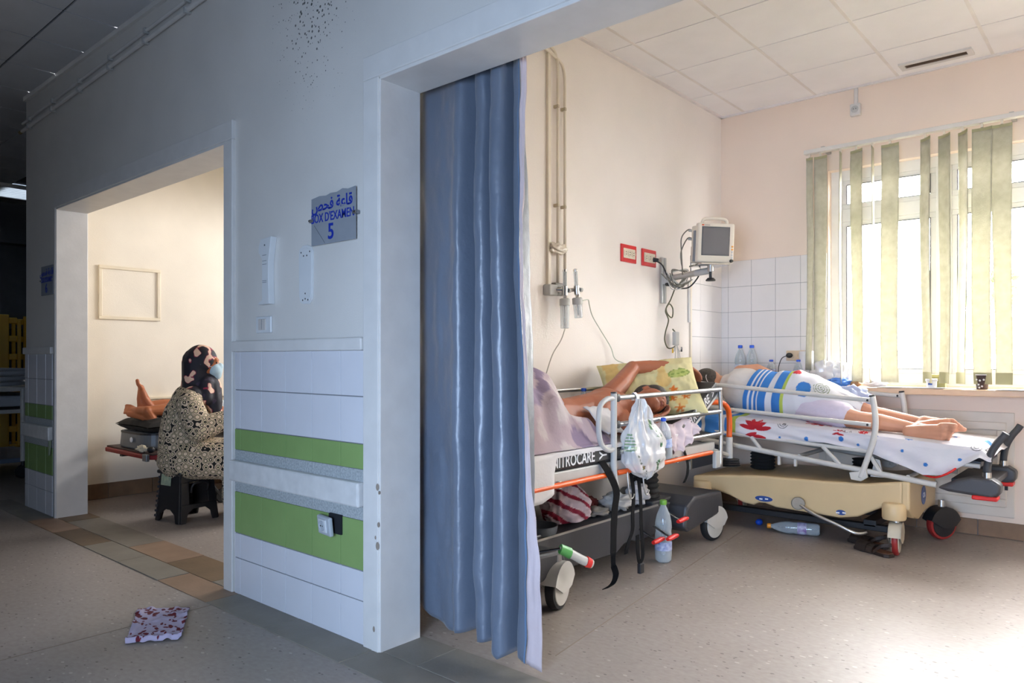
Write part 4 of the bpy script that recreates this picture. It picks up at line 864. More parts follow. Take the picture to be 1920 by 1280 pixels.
def twc(u, v, p):
    t = u * .76
    W_ = (.92, .92, .94)
    if t < .28:
        for a, b, c in ((0, .028, BLU_), (.028, .042, W_), (.042, .062, BLU_), (.062, .076, W_), (.076, .090, BLU_), (.090, .100, W_), (.100, .155, BLU_), (.155, .200, W_), (.200, .255, BLU_), (.255, .28, GRN_)):
            if a <= t < b: return c
    if ell(t, v, .305, .62, .032, .055, .2) < 1: return (.75, .08, .16)
    if ell(t, v, .40, .40, .048, .10, 0) < 1: return BLU_
    d = math.hypot(t - .51, (v - .48) * .55)
    if d < .055 and math.sin(d * 420 + math.atan2(v - .48, t - .51)) > .4: return (.50, .58, .42)
    d = math.hypot(t - .70, (v - .30) * .5)
    if d < .045 and math.sin(d * 480) > .35: return (.40, .38, .52)
    return W_
tag(G().grid(170, 90, twf, twc).build('printed_towel', VCLOTH, None, smooth=True, solid=.004), 'blue striped towel over the waist of the patient by the window', 'towel')
lump('bundled_clothing', 'small bundle of green clothing behind the head by the window', 'clothing', (-2.385, 5.0, .90), (.07, .09, .09), mat('sage_cloth', '#8b9a86', rough=.9, bump=.3), .4, 12)
lump('folded_pillow', 'pale pillow under the head of the patient by the window', 'pillow', (-2.29, 4.86, .795), (.11, .20, .065), mat('pale_pillow', '#d8d3cc', rough=.85, bump=.2), .15, 2)
lump('plastic_bag', 'pale blue plastic bag on the patient\'s legs under the window sill', 'bag', (-1.40, 4.88, .845), (.12, .08, .075), film('blue_film', '#c3cdea', clear=.3), .5, 15)
# pair of sandals and a drink bottle under that stretcher
SOLE = mat('brown_leather', '#5f3d2b', rough=.55, var=.15); STRAPM = mat('dark_leather', '#2e221c', rough=.6)
def sandal(x, y, a, label):
    t = thing('sandal', label, 'shoe', (x, y, 0), a, 'sandals under the window stretcher'); out = [(-.045, -.11), (-.03, -.135), (.02, -.135), (.042, -.10), (.038, -.02), (.05, .06), (.042, .115), (.01, .14), (-.03, .125), (-.046, .06), (-.036, -.02)]
    G().prism(out, lambda p, q: (p * .9, q * .9, 0.0), lambda p, q: (p * .9, q * .9, .018)).build('sole', STRAPM, t, local=True, bevel=.004)
    G().prism(out, lambda p, q: (p * .82, q * .85, 0.0182), lambda p, q: (p * .82, q * .85, .024)).build('footbed', SOLE, t, local=True, bevel=.002)
    for y0, w_, h in ((.055, .035, .055), (-.005, .020, .05)): G().ribbon(cr([(-.044, y0, .012), (-.036, y0, .04), (0, y0 + .004, h), (.036, y0, .04), (.044, y0, .012)], 4), (0, w_, 0), .0022).build('strap', STRAPM, t, local=True)
    G().ribbon(cr([(-.036, -.03, .015), (-.038, -.08, .06), (0, -.118, .07), (.038, -.08, .06), (.036, -.03, .015)], 5), (0, 0, .010), .002).build('heel_strap', STRAPM, t, local=True)
sandal(-1.165, 4.47, R(65), 'nearer brown leather sandal beside the front castor under the window stretcher'); sandal(-1.24, 4.63, R(72), 'farther brown leather sandal under the window stretcher base')
bottle('drink_bottle', 'clear drink bottle with purple label lying on the floor under the window stretcher', (-1.52, 4.66, .040), .31, .038, cap=mat('orange_cap', '#e0902a', rough=.4), lab='#7d5f9c', M=Matrix.Rotation(R(-90), 3, 'Y') @ Matrix.Rotation(.3, 3, 'X'), label_z=(.25, .42))
lump('bottle_cap', 'loose blue bottle cap on the floor behind the lying drink bottle', 'cap', (-1.93, 4.72, .02), (.022, .03, .02), BLUECAP, .1, 1)

# ================================================================== THINGS ON THE SILL AND THE BACK WALL
SZ = .912
bottle('water_bottle', 'clear water bottle with blue cap in the sill corner, leftmost of the tall pair', (-2.292, 5.25, SZ), .288, .040, lab='#c9cfe0')
bottle('water_bottle', 'clear water bottle with blue cap in the sill corner, right one of the tall pair', (-2.207, 5.26, SZ), .288, .040, lab='#c9cfe0')
bottle('water_bottle', 'small water bottle with dark blue label on the sill below the wall socket', (-2.055, 5.245, SZ), .18, .034, lab='#28387c', label_z=(.28, .62))
bottle('water_bottle', 'small water bottle with blue label on the sill in front of the white roll', (-1.850, 5.215, SZ), .18, .034, lab='#3a4fb0', label_z=(.28, .60))
tr = thing('paper_roll', 'white paper towel roll on the sill below the blind', 'paper roll', (-1.80, 5.27, SZ))
G().lathe([(.06, 0), (.062, .004), (.062, .236), (.06, .24), (.02, .24), (.02, .2)], (-1.80, 5.27, SZ), 28).build('roll', mat('tissue', '#eeeae6', rough=.9), tr, smooth=True, angle=40)
G().lathe([(.0205, .02), (.0205, .243), (.018, .243), (.018, .02)], (-1.80, 5.27, SZ), 20).build('core', mat('cardboard', '#b59873', rough=.8), tr, smooth=True, angle=40)
lump('plastic_bag', 'white translucent plastic bag on the sill beside the paper roll', 'bag', (-1.69, 5.24, SZ + .085), (.085, .06, .095), film('white_film', '#f4f2f2', clear=.2), .45, 21)
lump('plastic_bag', 'second white plastic bag on the sill at the window corner', 'bag', (-1.575, 5.27, SZ + .075), (.07, .05, .085), film('white_film', '#f4f2f2', clear=.2), .45, 27)
lump('plastic_bag', 'bright blue plastic bundle on the sill edge', 'bag', (-1.575, 5.20, SZ + .026), (.075, .045, .032), mat('blue_plastic', '#4d86d6', rough=.35), .35, 23)
lump('cleaning_sponge', 'small brown sponge on the sill beside the blue bundle', 'sponge', (-1.47, 5.21, SZ + .018), (.035, .03, .018), mat('sponge', '#a98463', rough=.95, bump=.5), .2, 24)
lump('cleaning_cloth', 'white folded cloth on the sill below the bright pane', 'cloth', (-1.36, 5.27, SZ + .022), (.075, .05, .024), LINEN, .25, 25)
cup = thing('paper_cup', 'dark brown paper cup with white dots on the sill', 'cup', (-.752, 5.235, SZ))
G().lathe([(.028, 0), (.029, .001), (.040, .088), (.0425, .088), (.0425, .091), (.038, .091), (.0265, .004)], (-.752, 5.235, SZ), 26).build('cup_wall', mat('cup_paper', '#33211d', rough=.5), cup, smooth=True, angle=40)
G().lathe([(.0395, .087), (.043, .087), (.043, .092), (.0395, .092), (.0395, .087)], (-.752, 5.235, SZ), 26, cap=False).build('cup_rim', PRINTW, cup, smooth=True)
for a, z in ((-2.0, .03), (-1.75, .055), (-1.45, .02), (-2.3, .06), (-1.2, .06), (-1.9, .012)):
    rr = .0285 + .0118 * z / .088 * 1.0; G().sph((-.752 + math.cos(a) * rr, 5.235 + math.sin(a) * rr, SZ + z), .006, 8, 6).build('printed_dot', PRINTW, cup)
jar = thing('specimen_cup', 'small white specimen cup with blue mark standing on papers on the sill', 'cup', (-1.022, 5.225, SZ + .004))
G().lathe([(.024, .005), (.028, .006), (.03, .045), (.031, .046)], (-1.022, 5.225, SZ), 22).build('cup_wall', mat('frosted_plastic', '#dfe0e2', rough=.4), jar, smooth=True, angle=40)
G().lathe([(.033, .046), (.034, .048), (.034, .058), (.03, .06)], (-1.022, 5.225, SZ), 22).build('lid', PRINTW, jar, smooth=True, angle=40)
G().box(-1.035, -1.012, 5.1935, 5.196, SZ + .022, SZ + .034).build('label', STK, jar)
PAPER = mat('white_paper', '#e9e6e2', rough=.85)
def papers(name, label, c, w_, d, n_, rots, zz=.0):
    t = thing(name, label, 'paper', (c[0], c[1], SZ))
    for k in range(n_):
        M = rotz(rots[k % len(rots)]); z = SZ + zz + .0012 * k
        def f(u, v, k=k, M=M, z=z):
            q = M @ Vector(((u - .5) * w_, (v - .5) * d, 0)); return Vector((c[0] + q.x + .008 * k, c[1] + q.y - .004 * k, z + .001 + .006 * max(0, u - .8) ** 1 * (k % 2)))
        G().grid(8, 6, f).build('sheet_of_paper', PAPER, t, smooth=True, solid=.0006)
papers('paper_stack', 'long fan of white papers on the sill under the specimen cup', (-1.15, 5.225), .36, .12, 4, [.05, -.04, .1])
papers('paper_stack', 'short stack of cream papers on the sill left of the brown cup', (-.875, 5.255), .17, .11, 3, [-.15, -.1])
papers('paper_stack', 'white papers fanned over the sill edge right of the brown cup', (-.55, 5.20), .26, .13, 5, [.1, -.05, .2, .0])
bxw = thing('card_box', 'small olive box on the sill behind the specimen cup', 'box', (-1.0, 5.30, SZ)); G().box(-1.045, -.955, 5.27, 5.32, SZ, SZ + .085).build('box_body', mat('olive_card', '#8a8355', rough=.8), bxw, bevel=.002); G().box(-1.046, -.954, 5.269, 5.321, SZ + .07, SZ + .0865).build('box_lid', mat('olive_lid', '#a39a60', rough=.8), bxw, bevel=.002)
# low wall socket with plug
so = thing('wall_socket', 'cream double wall socket with black plug above the sill', 'socket', (-1.93, BY, 1.12))
G().box(-1.98, -1.845, BY - .018, BY - .006, 1.085, 1.158).build('socket_plate', mat('aged_cream_plastic', '#d4bd9f', rough=.5), so, bevel=.004)
for x in (-1.945, -1.88): G().lathe([(.024, 0), (.024, .004), (.02, .004), (.019, .001)], (x, BY - .0185, 1.12), 20, Matrix.Rotation(R(90), 3, 'X')).build('socket_well', mat('aged_cream_plastic'), so, smooth=True, angle=40)
pg = tag(G().sph((-1.95, BY - .035, 1.123), (.024, .02, .019), 14, 10).build('power_plug', BLACKP, None, smooth=True), 'black power plug with thin cord in the sill socket', 'plug'); pg['_o'] = (0, 0, 0)
G().tube(cr([(-1.965, BY - .04, 1.12), (-2.0, BY - .05, 1.10), (-2.02, BY - .06, 1.03), (-2.005, BY - .09, .96), (-1.99, BY - .12, .916)], 6), .003, 6).build('cord', BLACKP, pg, smooth=True)
# high wall socket with conduit
so = thing('wall_socket', 'white socket with short conduit high above the window blind', 'socket', (-1.503, BY, 2.80))
G().box(-1.535, -1.47, BY - .04, BY - .001, 2.765, 2.845).build('socket_box', TRIMW, so, bevel=.005)
G().lathe([(.024, 0), (.024, .003), (.02, .003), (.019, .0015)], (-1.503, BY - .0405, 2.805), 20, Matrix.Rotation(R(90), 3, 'X')).build('socket_well', GREYP, so, smooth=True, angle=40)
for d in (-.008, .008): G().lathe([(.003, 0), (.003, .002)], (-1.503 + d, BY - .041, 2.807), 8, Matrix.Rotation(R(90), 3, 'X')).build('contact', BLACKP, so)
G().box(-1.515, -1.490, BY - .016, BY - .001, 2.845, 2.956).build('conduit', TRIMW, so, bevel=.003)
# vertical fabric blind on its rail
bl = thing('vertical_blind', 'pale green vertical blind with many slats missing on the window', 'blind', (-1.2, 5.2, 2.5))
G().box(-1.80, 1.15, 5.175, 5.225, 2.520, 2.548).build('head_rail', mat('rail_white', '#d9d4cc', rough=.4), bl, bevel=.003)
for x in (-1.68, -.6): G().box(x - .012, x + .012, 5.20, BY - .001, 2.535, 2.56).build('rail_bracket', ALU, bl)
SLAT = mat('pale_green_slat', '#d2cfbf', c2='#c2bfac', rough=.9, var=.1, vscale=24, bump=.25, bscale=160, trans=.42); HEM = mat('slat_hem', '#b9b58f', rough=.9, trans=.25)
for k, (x, wd, a, zb, bend) in enumerate([(-1.768, .024, 8, 1.02, .004), (-1.694, .045, 6, .93, .01), (-1.562, .05, 82, .93, .012), (-1.462, .05, 28, .94, .008), (-1.361, .05, 84, .94, .006), (-1.256, .055, 8, .945, .008), (-1.052, .05, 46, .945, .01), (-.948, .05, 40, .945, .012), (-.848, .05, 52, .945, .01), (-.748, .0535, 6, .945, .008), (-.646, .052, 3, .945, .006), (-.30, .052, 35, .945, .006), (.0, .052, 30, .945, .006), (.2, .052, 40, .945, .006), (.40, .052, 25, .945, .006), (.55, .052, 30, .945, .006), (.68, .052, 20, .945, .006), (.81, .052, 30, .945, .006), (.94, .052, 20, .945, .006), (1.06, .052, 35, .945, .006)]):  # slats right of the visible panes are unseen, added to cut floor glare
    ca, sa = math.cos(R(a)), math.sin(R(a)); top = 2.497
    def f(u, v, x=x, wd=wd, ca=ca, sa=sa, zb=zb, bend=bend, k=k, top=top):
        s_ = (2 * u - 1) * wd * (1 - .18 * ss(.2, .8, v) * (.5 + .5 * math.sin(k * 2.1))); z = lerp(top, zb, v); cv = bend * (1 - (2 * u - 1) ** 2) * 1.2; dx = .012 * math.sin(k * 1.7 + v * 4) * v; dy = .008 * nz(k, v * 4)
        return Vector((x + s_ * ca + dx, 5.20 - s_ * sa + cv + dy, z))
    s = G().grid(8, 30, f).build('blind_slat', SLAT, bl, smooth=True, solid=.0012)
    G().grid(8, 1, lambda u, v: f(u, v * .012) - Vector((0, .0015, 0))).build('slat_top', HEM, s, solid=.001)
    if k > 5: G().grid(8, 2, lambda u, v: f(u, .955 + v * .045) - Vector((0, .0015, 0))).build('slat_hem', HEM, s, solid=.001)
    G().box(x - .006, x + .006, 5.192, 5.208, 2.497, 2.522).build('slat_clip', CONDUIT, bl)
# ceiling air grille
vt = thing('ceiling_vent', 'white ceiling air grille with brown slot above the window', 'vent', (-.99, 5.19, CZ)); vd = basis(Vector((.9995, .03, 0)), Vector((-.03, .9995, 0)), Vector((0, 0, 1)))
vx0, vx1, vy0, vy1 = -1.19, -.79, 5.115, 5.235
G().box(vx0, vx1, vy0, vy0 + .03, CZ - .012, CZ).box(vx0, vx1, vy1 - .03, vy1, CZ - .012, CZ).box(vx0, vx0 + .03, vy0 + .03, vy1 - .03, CZ - .012, CZ).box(vx1 - .03, vx1, vy0 + .03, vy1 - .03, CZ - .012, CZ).build('grille_frame', TRIMW, vt)
G().box(vx0 + .03, vx1 - .03, vy0 + .03, vy1 - .03, CZ - .003, CZ).build('grille_duct', mat('brown_duct', '#3a2c22', rough=.8), vt)
for k in range(4): G().obox((-.99, vy0 + .037 + .015 * k, CZ - .007), (.168, .005, .0012), Matrix.Rotation(R(35), 3, 'X')).build('grille_slat', mat('brown_slat', '#6a5340', rough=.6), vt)

# ================================================================== THINGS ON THE LEFT WALL
gp = thing('gas_pipes', 'pair of ivory painted oxygen pipes running down the left wall', 'pipe', (LX, 3.25, 1.5))
for y, yb in ((3.172, 2.9), (3.235, 2.95), (3.300, 3.0)):
    zt_ = {3.172: 2.80, 3.235: 2.75, 3.300: 2.70}[y]
    if y == 3.172: continue
    G().tube(cr([(LX + .022, 2.2, zt_ + .12), (LX + .022, yb, zt_ + .10), (LX + .022, y - .06, zt_ + .06), (LX + .022, y - .01, zt_ + .01), (LX + .022, y, zt_ - .06)], 5) + [Vector((LX + .022, y, 1.50))], .0085, 10).build('pipe', CONDUIT, gp, smooth=True)
    for z in (2.50, 1.95): G().box(LX, LX + .034, y - .014, y + .002, z - .009, z + .009).build('pipe_clip', mat('clip', '#b7aa93', rough=.5), gp, bevel=.003)
G().box(LX, LX + .018, 3.155, 3.18, 1.5, 2.78).build('cable_duct', CONDUIT, gp, bevel=.003)
lump('adhesive_tape', 'clear tape wrapped round the ivory pipes', 'tape', (LX + .022, 3.24, 1.71), (.022, .075, .032), film('tape_film', '#e6dccb', clear=.3), .5, 31)
ox = thing('oxygen_outlet', 'grey oxygen wall outlet block at the foot of the pipes', 'oxygen outlet', (LX, 3.2, 1.49))
G().box(LX, LX + .05, 3.13, 3.20, 1.445, 1.505).build('outlet_block', GREYP, ox, bevel=.006); G().box(LX, LX + .035, 3.20, 3.29, 1.45, 1.52).build('outlet_block', mat('grey_enamel', '#8b8884', rough=.4), ox, bevel=.006)
for y in (3.225, 3.27): G().cyl((LX + .035, y, 1.48), (LX + .06, y, 1.48), .017, .015, 16).build('outlet_port', ALU, ox, smooth=True, angle=40)
def flow(label, y, zc, tilt, blen):
    t = thing('oxygen_flowmeter', label, 'flowmeter', (LX, y, zc)); x = LX + .085; M = Matrix.Rotation(tilt, 3, 'X'); c = Vector((x, y, zc)); up = M @ Vector((0, 0, 1))
    G().cyl((LX + .03, y - .03, 1.48), (x, y, zc), .012, .012, 12).build('inlet', CHROME, t, smooth=True, angle=40)
    G().lathe([(.012, -.03), (.016, -.028), (.016, .02), (.012, .022)], c, 16, M).build('valve_body', CHROME, t, smooth=True, angle=40)
    k = c + Vector((.0, .03, 0)); G().cyl(c, k, .006, .006, 8).build('valve_spindle', CHROME, t); G().cyl(k, k + Vector((0, .018, 0)), .012, .012, 12).build('valve_knob', GREYP, t, smooth=True, angle=40)
    G().lathe([(.011, .022), (.011, .10), (.008, .105)], c, 14, M).build('flow_tube', CLEAR, t, smooth=True, angle=40); G().lathe([(.0125, .10), (.012, .112), (.004, .116)], c, 12, M).build('tube_cap', CHROME, t, smooth=True, angle=40); G().lathe([(.0025, .025), (.0025, .1)], c, 6, M).build('flow_scale', GREYP, t)
    G().lathe([(.008, -.045), (.012, -.03)], c, 12, M).build('coupling', CHROME, t)
    G().lathe([(.027, -.085), (.029, -.083), (.029, -.05), (.02, -.045)], c, 20, M).build('humidifier_lid', GREYP, t, smooth=True, angle=40)
    G().lathe([(.020, -.085 - blen), (.023, -.082 - blen), (.025, -.085)], c, 20, M).build('humidifier_jar', CLEAR, t, smooth=True, angle=40)
    G().lathe([(.004, -.07 - blen), (.004, -.085)], c, 8, M).build('dip_tube', GREYP, t)
    return t
t1 = flow('oxygen flowmeter with long humidifier jar, the one nearer the blue curtain', 3.215, 1.475, 0.0, .125)
t2 = flow('tilted oxygen flowmeter with short humidifier jar, the one nearer the red sockets', 3.325, 1.487, .12, .075)
G().tube(cr([(LX + .085, 3.22, 1.27), (LX + .07, 3.20, 1.20), (LX + .05, 3.15, 1.12), (LX + .04, 3.10, 1.0), (LX + .05, 3.06, .93)], 6), .0032, 6).build('oxygen_tube', film('tube_film', '#dcd9cf', clear=.3), t1, smooth=True)
G().tube(cr([(LX + .10, 3.36, 1.425), (LX + .09, 3.43, 1.435), (LX + .05, 3.50, 1.41), (LX + .03, 3.56, 1.35), (LX + .02, 3.66, 1.27), (LX + .02, 3.77, 1.17), (LX + .03, 3.80, 1.10), (LX + .06, 3.86, 1.07), (LX + .12, 3.90, 1.04)], 6), .0032, 6).build('oxygen_tube', mat('green_white_tube', '#c9cdbf', rough=.4), t2, smooth=True)
def redsocket(label, y, z):
    t = thing('wall_socket', label, 'socket', (LX, y, z), 0, 'red emergency sockets on the left wall')
    G().box(LX, LX + .010, y - .095, y + .085, z - .056, z + .056).build('socket_frame', mat('red_socket_frame', '#b8161e', rough=.35), t, bevel=.004); G().box(LX + .01, LX + .014, y - .075, y + .065, z - .031, z + .031).build('socket_insert', mat('ivory_insert', '#ded4c0', rough=.45), t, bevel=.002)
    for k in (-1, 0, 1):
        w_ = G().lathe([(.0205, 0), (.0205, .003), (.018, .003), (.0175, .0015)], (LX + .0145, y - .005 + .046 * k, z), 20, Matrix.Rotation(R(90), 3, 'Y')).build('socket_well', mat('ivory_insert'), t, smooth=True, angle=40)
        for d in (-.007, .007): G().sph((LX + .017, y - .005 + .046 * k, z + d), .003, 6, 4).build('contact', BLACKP, w_)
redsocket('red framed triple socket on the left wall, the empty one', 4.002, 1.766); redsocket('red framed triple socket on the left wall with a black cable plugged in', 4.253, 1.765)
# ---- patient monitor on its wall arm
mo = thing('patient_monitor', 'cream patient monitor with blank grey screen on the wall arm', 'monitor', (-2.16, 4.42, 1.70))
fwd = Vector((.80, -.60, -.08)).normalized(); rt = Vector((0, 0, 1)).cross(fwd).normalized(); upv = fwd.cross(rt); MM = basis(rt, upv, fwd); c = Vector((-2.105, 4.43, 1.845))
MON = mat('monitor_cream', '#dcd3c4', rough=.45)
def mb(cx, cy, cz, hx, hy, hz): return G().obox(c + MM @ Vector((cx, cy, cz)), (hx, hy, hz), MM)
fr_ = mb(0, 0, 0, .128, .128, .022).build('monitor_bezel', MON, mo, bevel=.012, seg=3)
mb(-.006, .012, .0225, .098, .092, .0012).build('screen_surround', mat('dark_bezel', '#40454c', rough=.4), fr_, bevel=.001)
mb(-.006, .012, .0236, .092, .086, .0012).build('screen', mat('dark_glass', '#55565c', rough=.12, spec=.7), fr_)
mb(-.01, .0, -.060, .108, .115, .040).build('monitor_back', mat('monitor_cream'), mo, bevel=.010, seg=3); mb(-.128, -.02, -.03, .004, .10, .014).build('side_trim', mat('slate_trim', '#7a8088', rough=.5), mo, bevel=.002)
mb(-.05, .055, -.105, .05, .06, .03).build('module_rack', mat('monitor_cream'), mo, bevel=.005); mb(-.05, -.07, -.10, .055, .055, .03).build('battery_bay', mat('monitor_cream'), mo, bevel=.005)
mb(-.106, -.062, -.095, .002, .045, .022).build('bay_cover', mat('taupe_cover', '#8d8070', rough=.6), mo)
for a in (.10, .075, .05, .03): mb(-.103, a - .02, -.10, .003, .008, .008).build('cable_port', BLACKP, mo)
G().tube(cr([c + MM @ Vector(p) for p in ((-.085, .118, -.02), (-.075, .150, -.02), (-.03, .160, -.02), (.05, .160, -.02), (.085, .148, -.02), (.09, .12, -.02))], 5), .011, 10).build('carry_handle', mat('monitor_cream'), mo, smooth=True)
for k, hx_ in enumerate(('#d8902a', '#d8902a', '#c9c9c9', '#c9c9c9', '#c9c9c9')): mb(.112, -.02 - .018 * k, .023, .006, .005, .002).build('button', mat('btn' + hx_, hx_), fr_, bevel=.001)
G().cyl(c + MM @ Vector((.106, -.112, .02)), c + MM @ Vector((.106, -.112, .036)), .011, .010, 16).build('dial', BLACKP, fr_, smooth=True, angle=40)
mb(-.098, .113, .0226, .008, .004, .0008).build('maker_mark', mat('orange_print', '#c8542a'), fr_)
mb(-.068, .113, .0226, .018, .0025, .0008).build('maker_mark', mat('grey_print', '#9a958c'), fr_)
wa = thing('wall_bracket', 'aluminium wall bracket carrying the patient monitor', 'bracket', (LX, 4.43, 1.48))
G().box(LX, LX + .022, 4.40, 4.455, 1.475, 1.785).build('wall_rail', ALU, wa, bevel=.003); G().box(LX + .022, LX + .026, 4.42, 4.437, 1.48, 1.78).build('rail_groove', GREYP, wa)
G().box(LX + .02, LX + .06, 4.40, 4.455, 1.60, 1.66).build('arm_clamp', GREYP, wa, bevel=.006); G().cyl((LX + .05, 4.405, 1.60), (LX + .08, 4.38, 1.595), .012, .012, 10).build('clamp_knob', BLACKP, wa)
G().tube([(LX + .05, 4.43, 1.64), (-2.25, 4.45, 1.665)], .02, 10).build('arm_link', ALU, wa, smooth=True, angle=40); G().tube([(-2.25, 4.45, 1.665), (-2.14, 4.43, 1.672)], .022, 10).build('arm_link', GREYP, wa, smooth=True, angle=40)
G().obox((-2.14, 4.42, 1.705), (.10, .085, .006), rotz(math.atan2(rt.y, rt.x))).build('mounting_plate', CHROME, wa, bevel=.002)
G().cyl((-2.12, 4.40, 1.66), (-2.12, 4.40, 1.70), .02, .02, 14).build('swivel', ALU, wa, smooth=True, angle=40); G().cyl((-2.12, 4.40, 1.61), (-2.12, 4.40, 1.66), .010, .010, 10).build('knob_stem', BLACKP, wa); G().lathe([(.03, 0), (.032, .006), (.02, .02)], (-2.12, 4.40, 1.60), 16).build('tilt_knob', BLACKP, wa, smooth=True, angle=40)
G().box(LX, LX + .012, 4.80, 4.822, 1.36, 1.66).build('wall_cover_strip', TRIMW, wa, bevel=.002)
# cables of the monitor
cb = thing('monitor_cables', 'tangle of grey patient leads looped over the monitor arm', 'cable', (LX + .06, 4.45, 1.64))
for q in range(7):
    a0 = q * .9; pts = [(LX + .07 + .02 * math.sin(a0), 4.36 + .03 * math.sin(q * 2.1), 1.66 + .02 * math.cos(q)), (LX + .10, 4.42 + .03 * math.cos(q), 1.60 - .012 * (q % 4)), (LX + .13, 4.50 + .02 * math.sin(q), 1.62 + .04 * math.sin(q * 1.3)), (LX + .12, 4.58, 1.69 + .015 * math.cos(q * 2)), (LX + .09, 4.50, 1.70), (LX + .08, 4.42, 1.67 + .01 * q % .03), (LX + .11, 4.46 + .02 * math.sin(q * 3), 1.605 - .01 * (q % 3)), (LX + .15, 4.58, 1.64)]
    G().tube(cr(pts, 6), .0036, 6).build('lead', CABLE if q % 3 else GREYP, cb, smooth=True)
G().tube(cr([(LX + .07, 4.50, 1.60), (LX + .05, 4.46, 1.50), (LX + .05, 4.40, 1.44), (LX + .05, 4.42, 1.40), (LX + .05, 4.48, 1.38), (LX + .05, 4.49, 1.44), (LX + .05, 4.44, 1.47), (LX + .05, 4.39, 1.42), (LX + .05, 4.43, 1.36), (LX + .05, 4.39, 1.28), (LX + .05, 4.38, 1.22), (LX + .05, 4.43, 1.17), (LX + .05, 4.53, 1.19), (LX + .05, 4.55, 1.26), (LX + .05, 4.49, 1.30)], 6), .0045, 7).build('lead_loop', mat('olive_cable', '#5b5a42', rough=.5), cb, smooth=True)
G().box(LX + .035, LX + .065, 4.505, 4.56, 1.19, 1.285).build('lead_hub', GREYP, cb, bevel=.008)
for q, (dy, z, cc_) in enumerate(((-.02, 1.02, GREYP), (.035, .975, BLACKP), (.06, 1.06, RED), (.075, 1.16, BLACKP), (-.05, 1.15, mat('yellow_clip', '#c9a436')))):
    G().tube(cr([(LX + .05, 4.53, 1.22), (LX + .055, 4.53 + dy * .6, 1.15), (LX + .055, 4.53 + dy, z + .02)], 6), .0028, 6).build('electrode_lead', GREYP, cb, smooth=True); G().tube([(LX + .055, 4.53 + dy, z + .02), (LX + .055, 4.53 + dy, z - .012)], [.005, .006], 8).build('electrode_clip', cc_, cb, smooth=True, angle=50)
for p in ([(LX + .018, 4.295, 1.755), (LX + .06, 4.33, 1.72), (LX + .07, 4.40, 1.63), (LX + .08, 4.47, 1.585), (LX + .13, 4.56, 1.585), (LX + .19, 4.58, 1.65), (LX + .24, 4.52, 1.70)],):
    pc = tag(G().tube(cr(p, 8), .005, 8).build('power_cable', BLACKP, None, smooth=True), 'black power cable from the red socket to the monitor', 'cable'); pc['_o'] = (0, 0, 0); G().cyl((LX + .012, 4.294, 1.758), (LX + .045, 4.305, 1.752), .016, .012, 12).build('plug', BLACKP, pc, smooth=True, angle=40)
a, b = c + MM @ Vector((-.103, .085, -.10)), c + MM @ Vector((-.103, .03, -.10))
for q, s_ in enumerate((a, b)): G().tube(cr([s_, s_ - rt * .04 + Vector((0, 0, .005)), s_ - rt * .085 + Vector((0, 0, -.05 - .03 * q)), s_ - rt * .085 + Vector((0, 0, -.15)), Vector((-2.30, 4.36, 1.70)), Vector((-2.33, 4.42, 1.66))], 6), .004, 7).build('monitor_lead', CABLE, cb, smooth=True); G().cyl(s_, s_ - rt * .035, .009, .007, 10).build('lead_plug', GREYP, cb, smooth=True, angle=40)
# ================================================================== CURTAIN IN THE DOORWAY
SATIN = mat('blue_satin', '#606a7a', rough=.40, spec=.85, var=.06, vscale=4, bump=.35, bscale=22, sheen=.15)
plan = cr([(-2.275, 2.03, 0), (-2.22, 2.0, 0), (-2.12, 2.0, 0), (-2.03, 1.985, 0), (-1.985, 1.965, 0), (-1.955, 1.985, 0), (-1.925, 2.075, 0), (-1.90, 2.12, 0), (-1.897, 2.05, 0), (-1.886, 1.985, 0), (-1.862, 1.962, 0), (-1.832, 1.975, 0), (-1.812, 2.05, 0), (-1.80, 2.10, 0), (-1.797, 2.02, 0), (-1.775, 1.952, 0), (-1.742, 1.938, 0), (-1.716, 1.96, 0), (-1.708, 2.04, 0), (-1.70, 2.09, 0), (-1.694, 2.01, 0), (-1.672, 1.972, 0), (-1.635, 1.962, 0)], 7)
NP = len(plan) - 1
def hem(x): return interp([(-2.28, .13), (-2.18, .075), (-2.05, .045), (-1.95, .06), (-1.89, .085), (-1.88, .045), (-1.80, .06), (-1.74, .025), (-1.70, .05), (-1.62, .03)], x)
def curt(u, v):
    i = u * NP; k = min(int(i), NP - 1); p = plan[k].lerp(plan[k + 1], i - k); x, y = p.x, p.y
    z = lerp(2.30, hem(x), v); fl = .93 + .07 * ss(0, 1, v); amp = .55 + .45 * ss(0, .35, v)
    x = -2.275 + (x + 2.275) * fl; y = 2.005 + (y - 2.005) * amp
    cr_ = .006 * nz(x * 13, z * 3.2, 1) + .0035 * nz(x * 30, z * 11, 2) + .008 * nz(x * 5, z * 1.6, 3) * v
    return Vector((x + cr_ * .5 + .010 * math.sin(z * 2.1 + 8 * x) * v, y + cr_ * 1.3, z))
ct = thing('door_curtain', 'blue-grey satin curtain hanging in the wide doorway to box 5', 'curtain', (-1.95, 2.0, .05))
G().grid(NP, 150, curt).build('curtain_cloth', SATIN, ct, smooth=True, solid=.0015)
G().grid(4, 150, lambda u, v: curt(1 - .012 * (1 - u), v) + Vector((.001, -.0025, 0))).build('side_hem', mat('blue_hem', '#5f7794', rough=.6), ct, smooth=True)
def lin_(u, v):
    e = curt(1, v); w_ = interp([(0, .022), (.2, .012), (.3, .003), (.60, .003), (.72, .014), (.85, .045), (1, .062)], v); return e + Vector((w_ * u, .003 + .014 * u + .006 * nz(u * 4, v * 16), -.02 * u * (v > .98)))
G().grid(8, 120, lin_).build('curtain_lining', mat('pale_lining', '#cdbfc2', rough=.6, var=.06, bump=.15, bscale=30, trans=.2), ct, smooth=True, solid=.001)
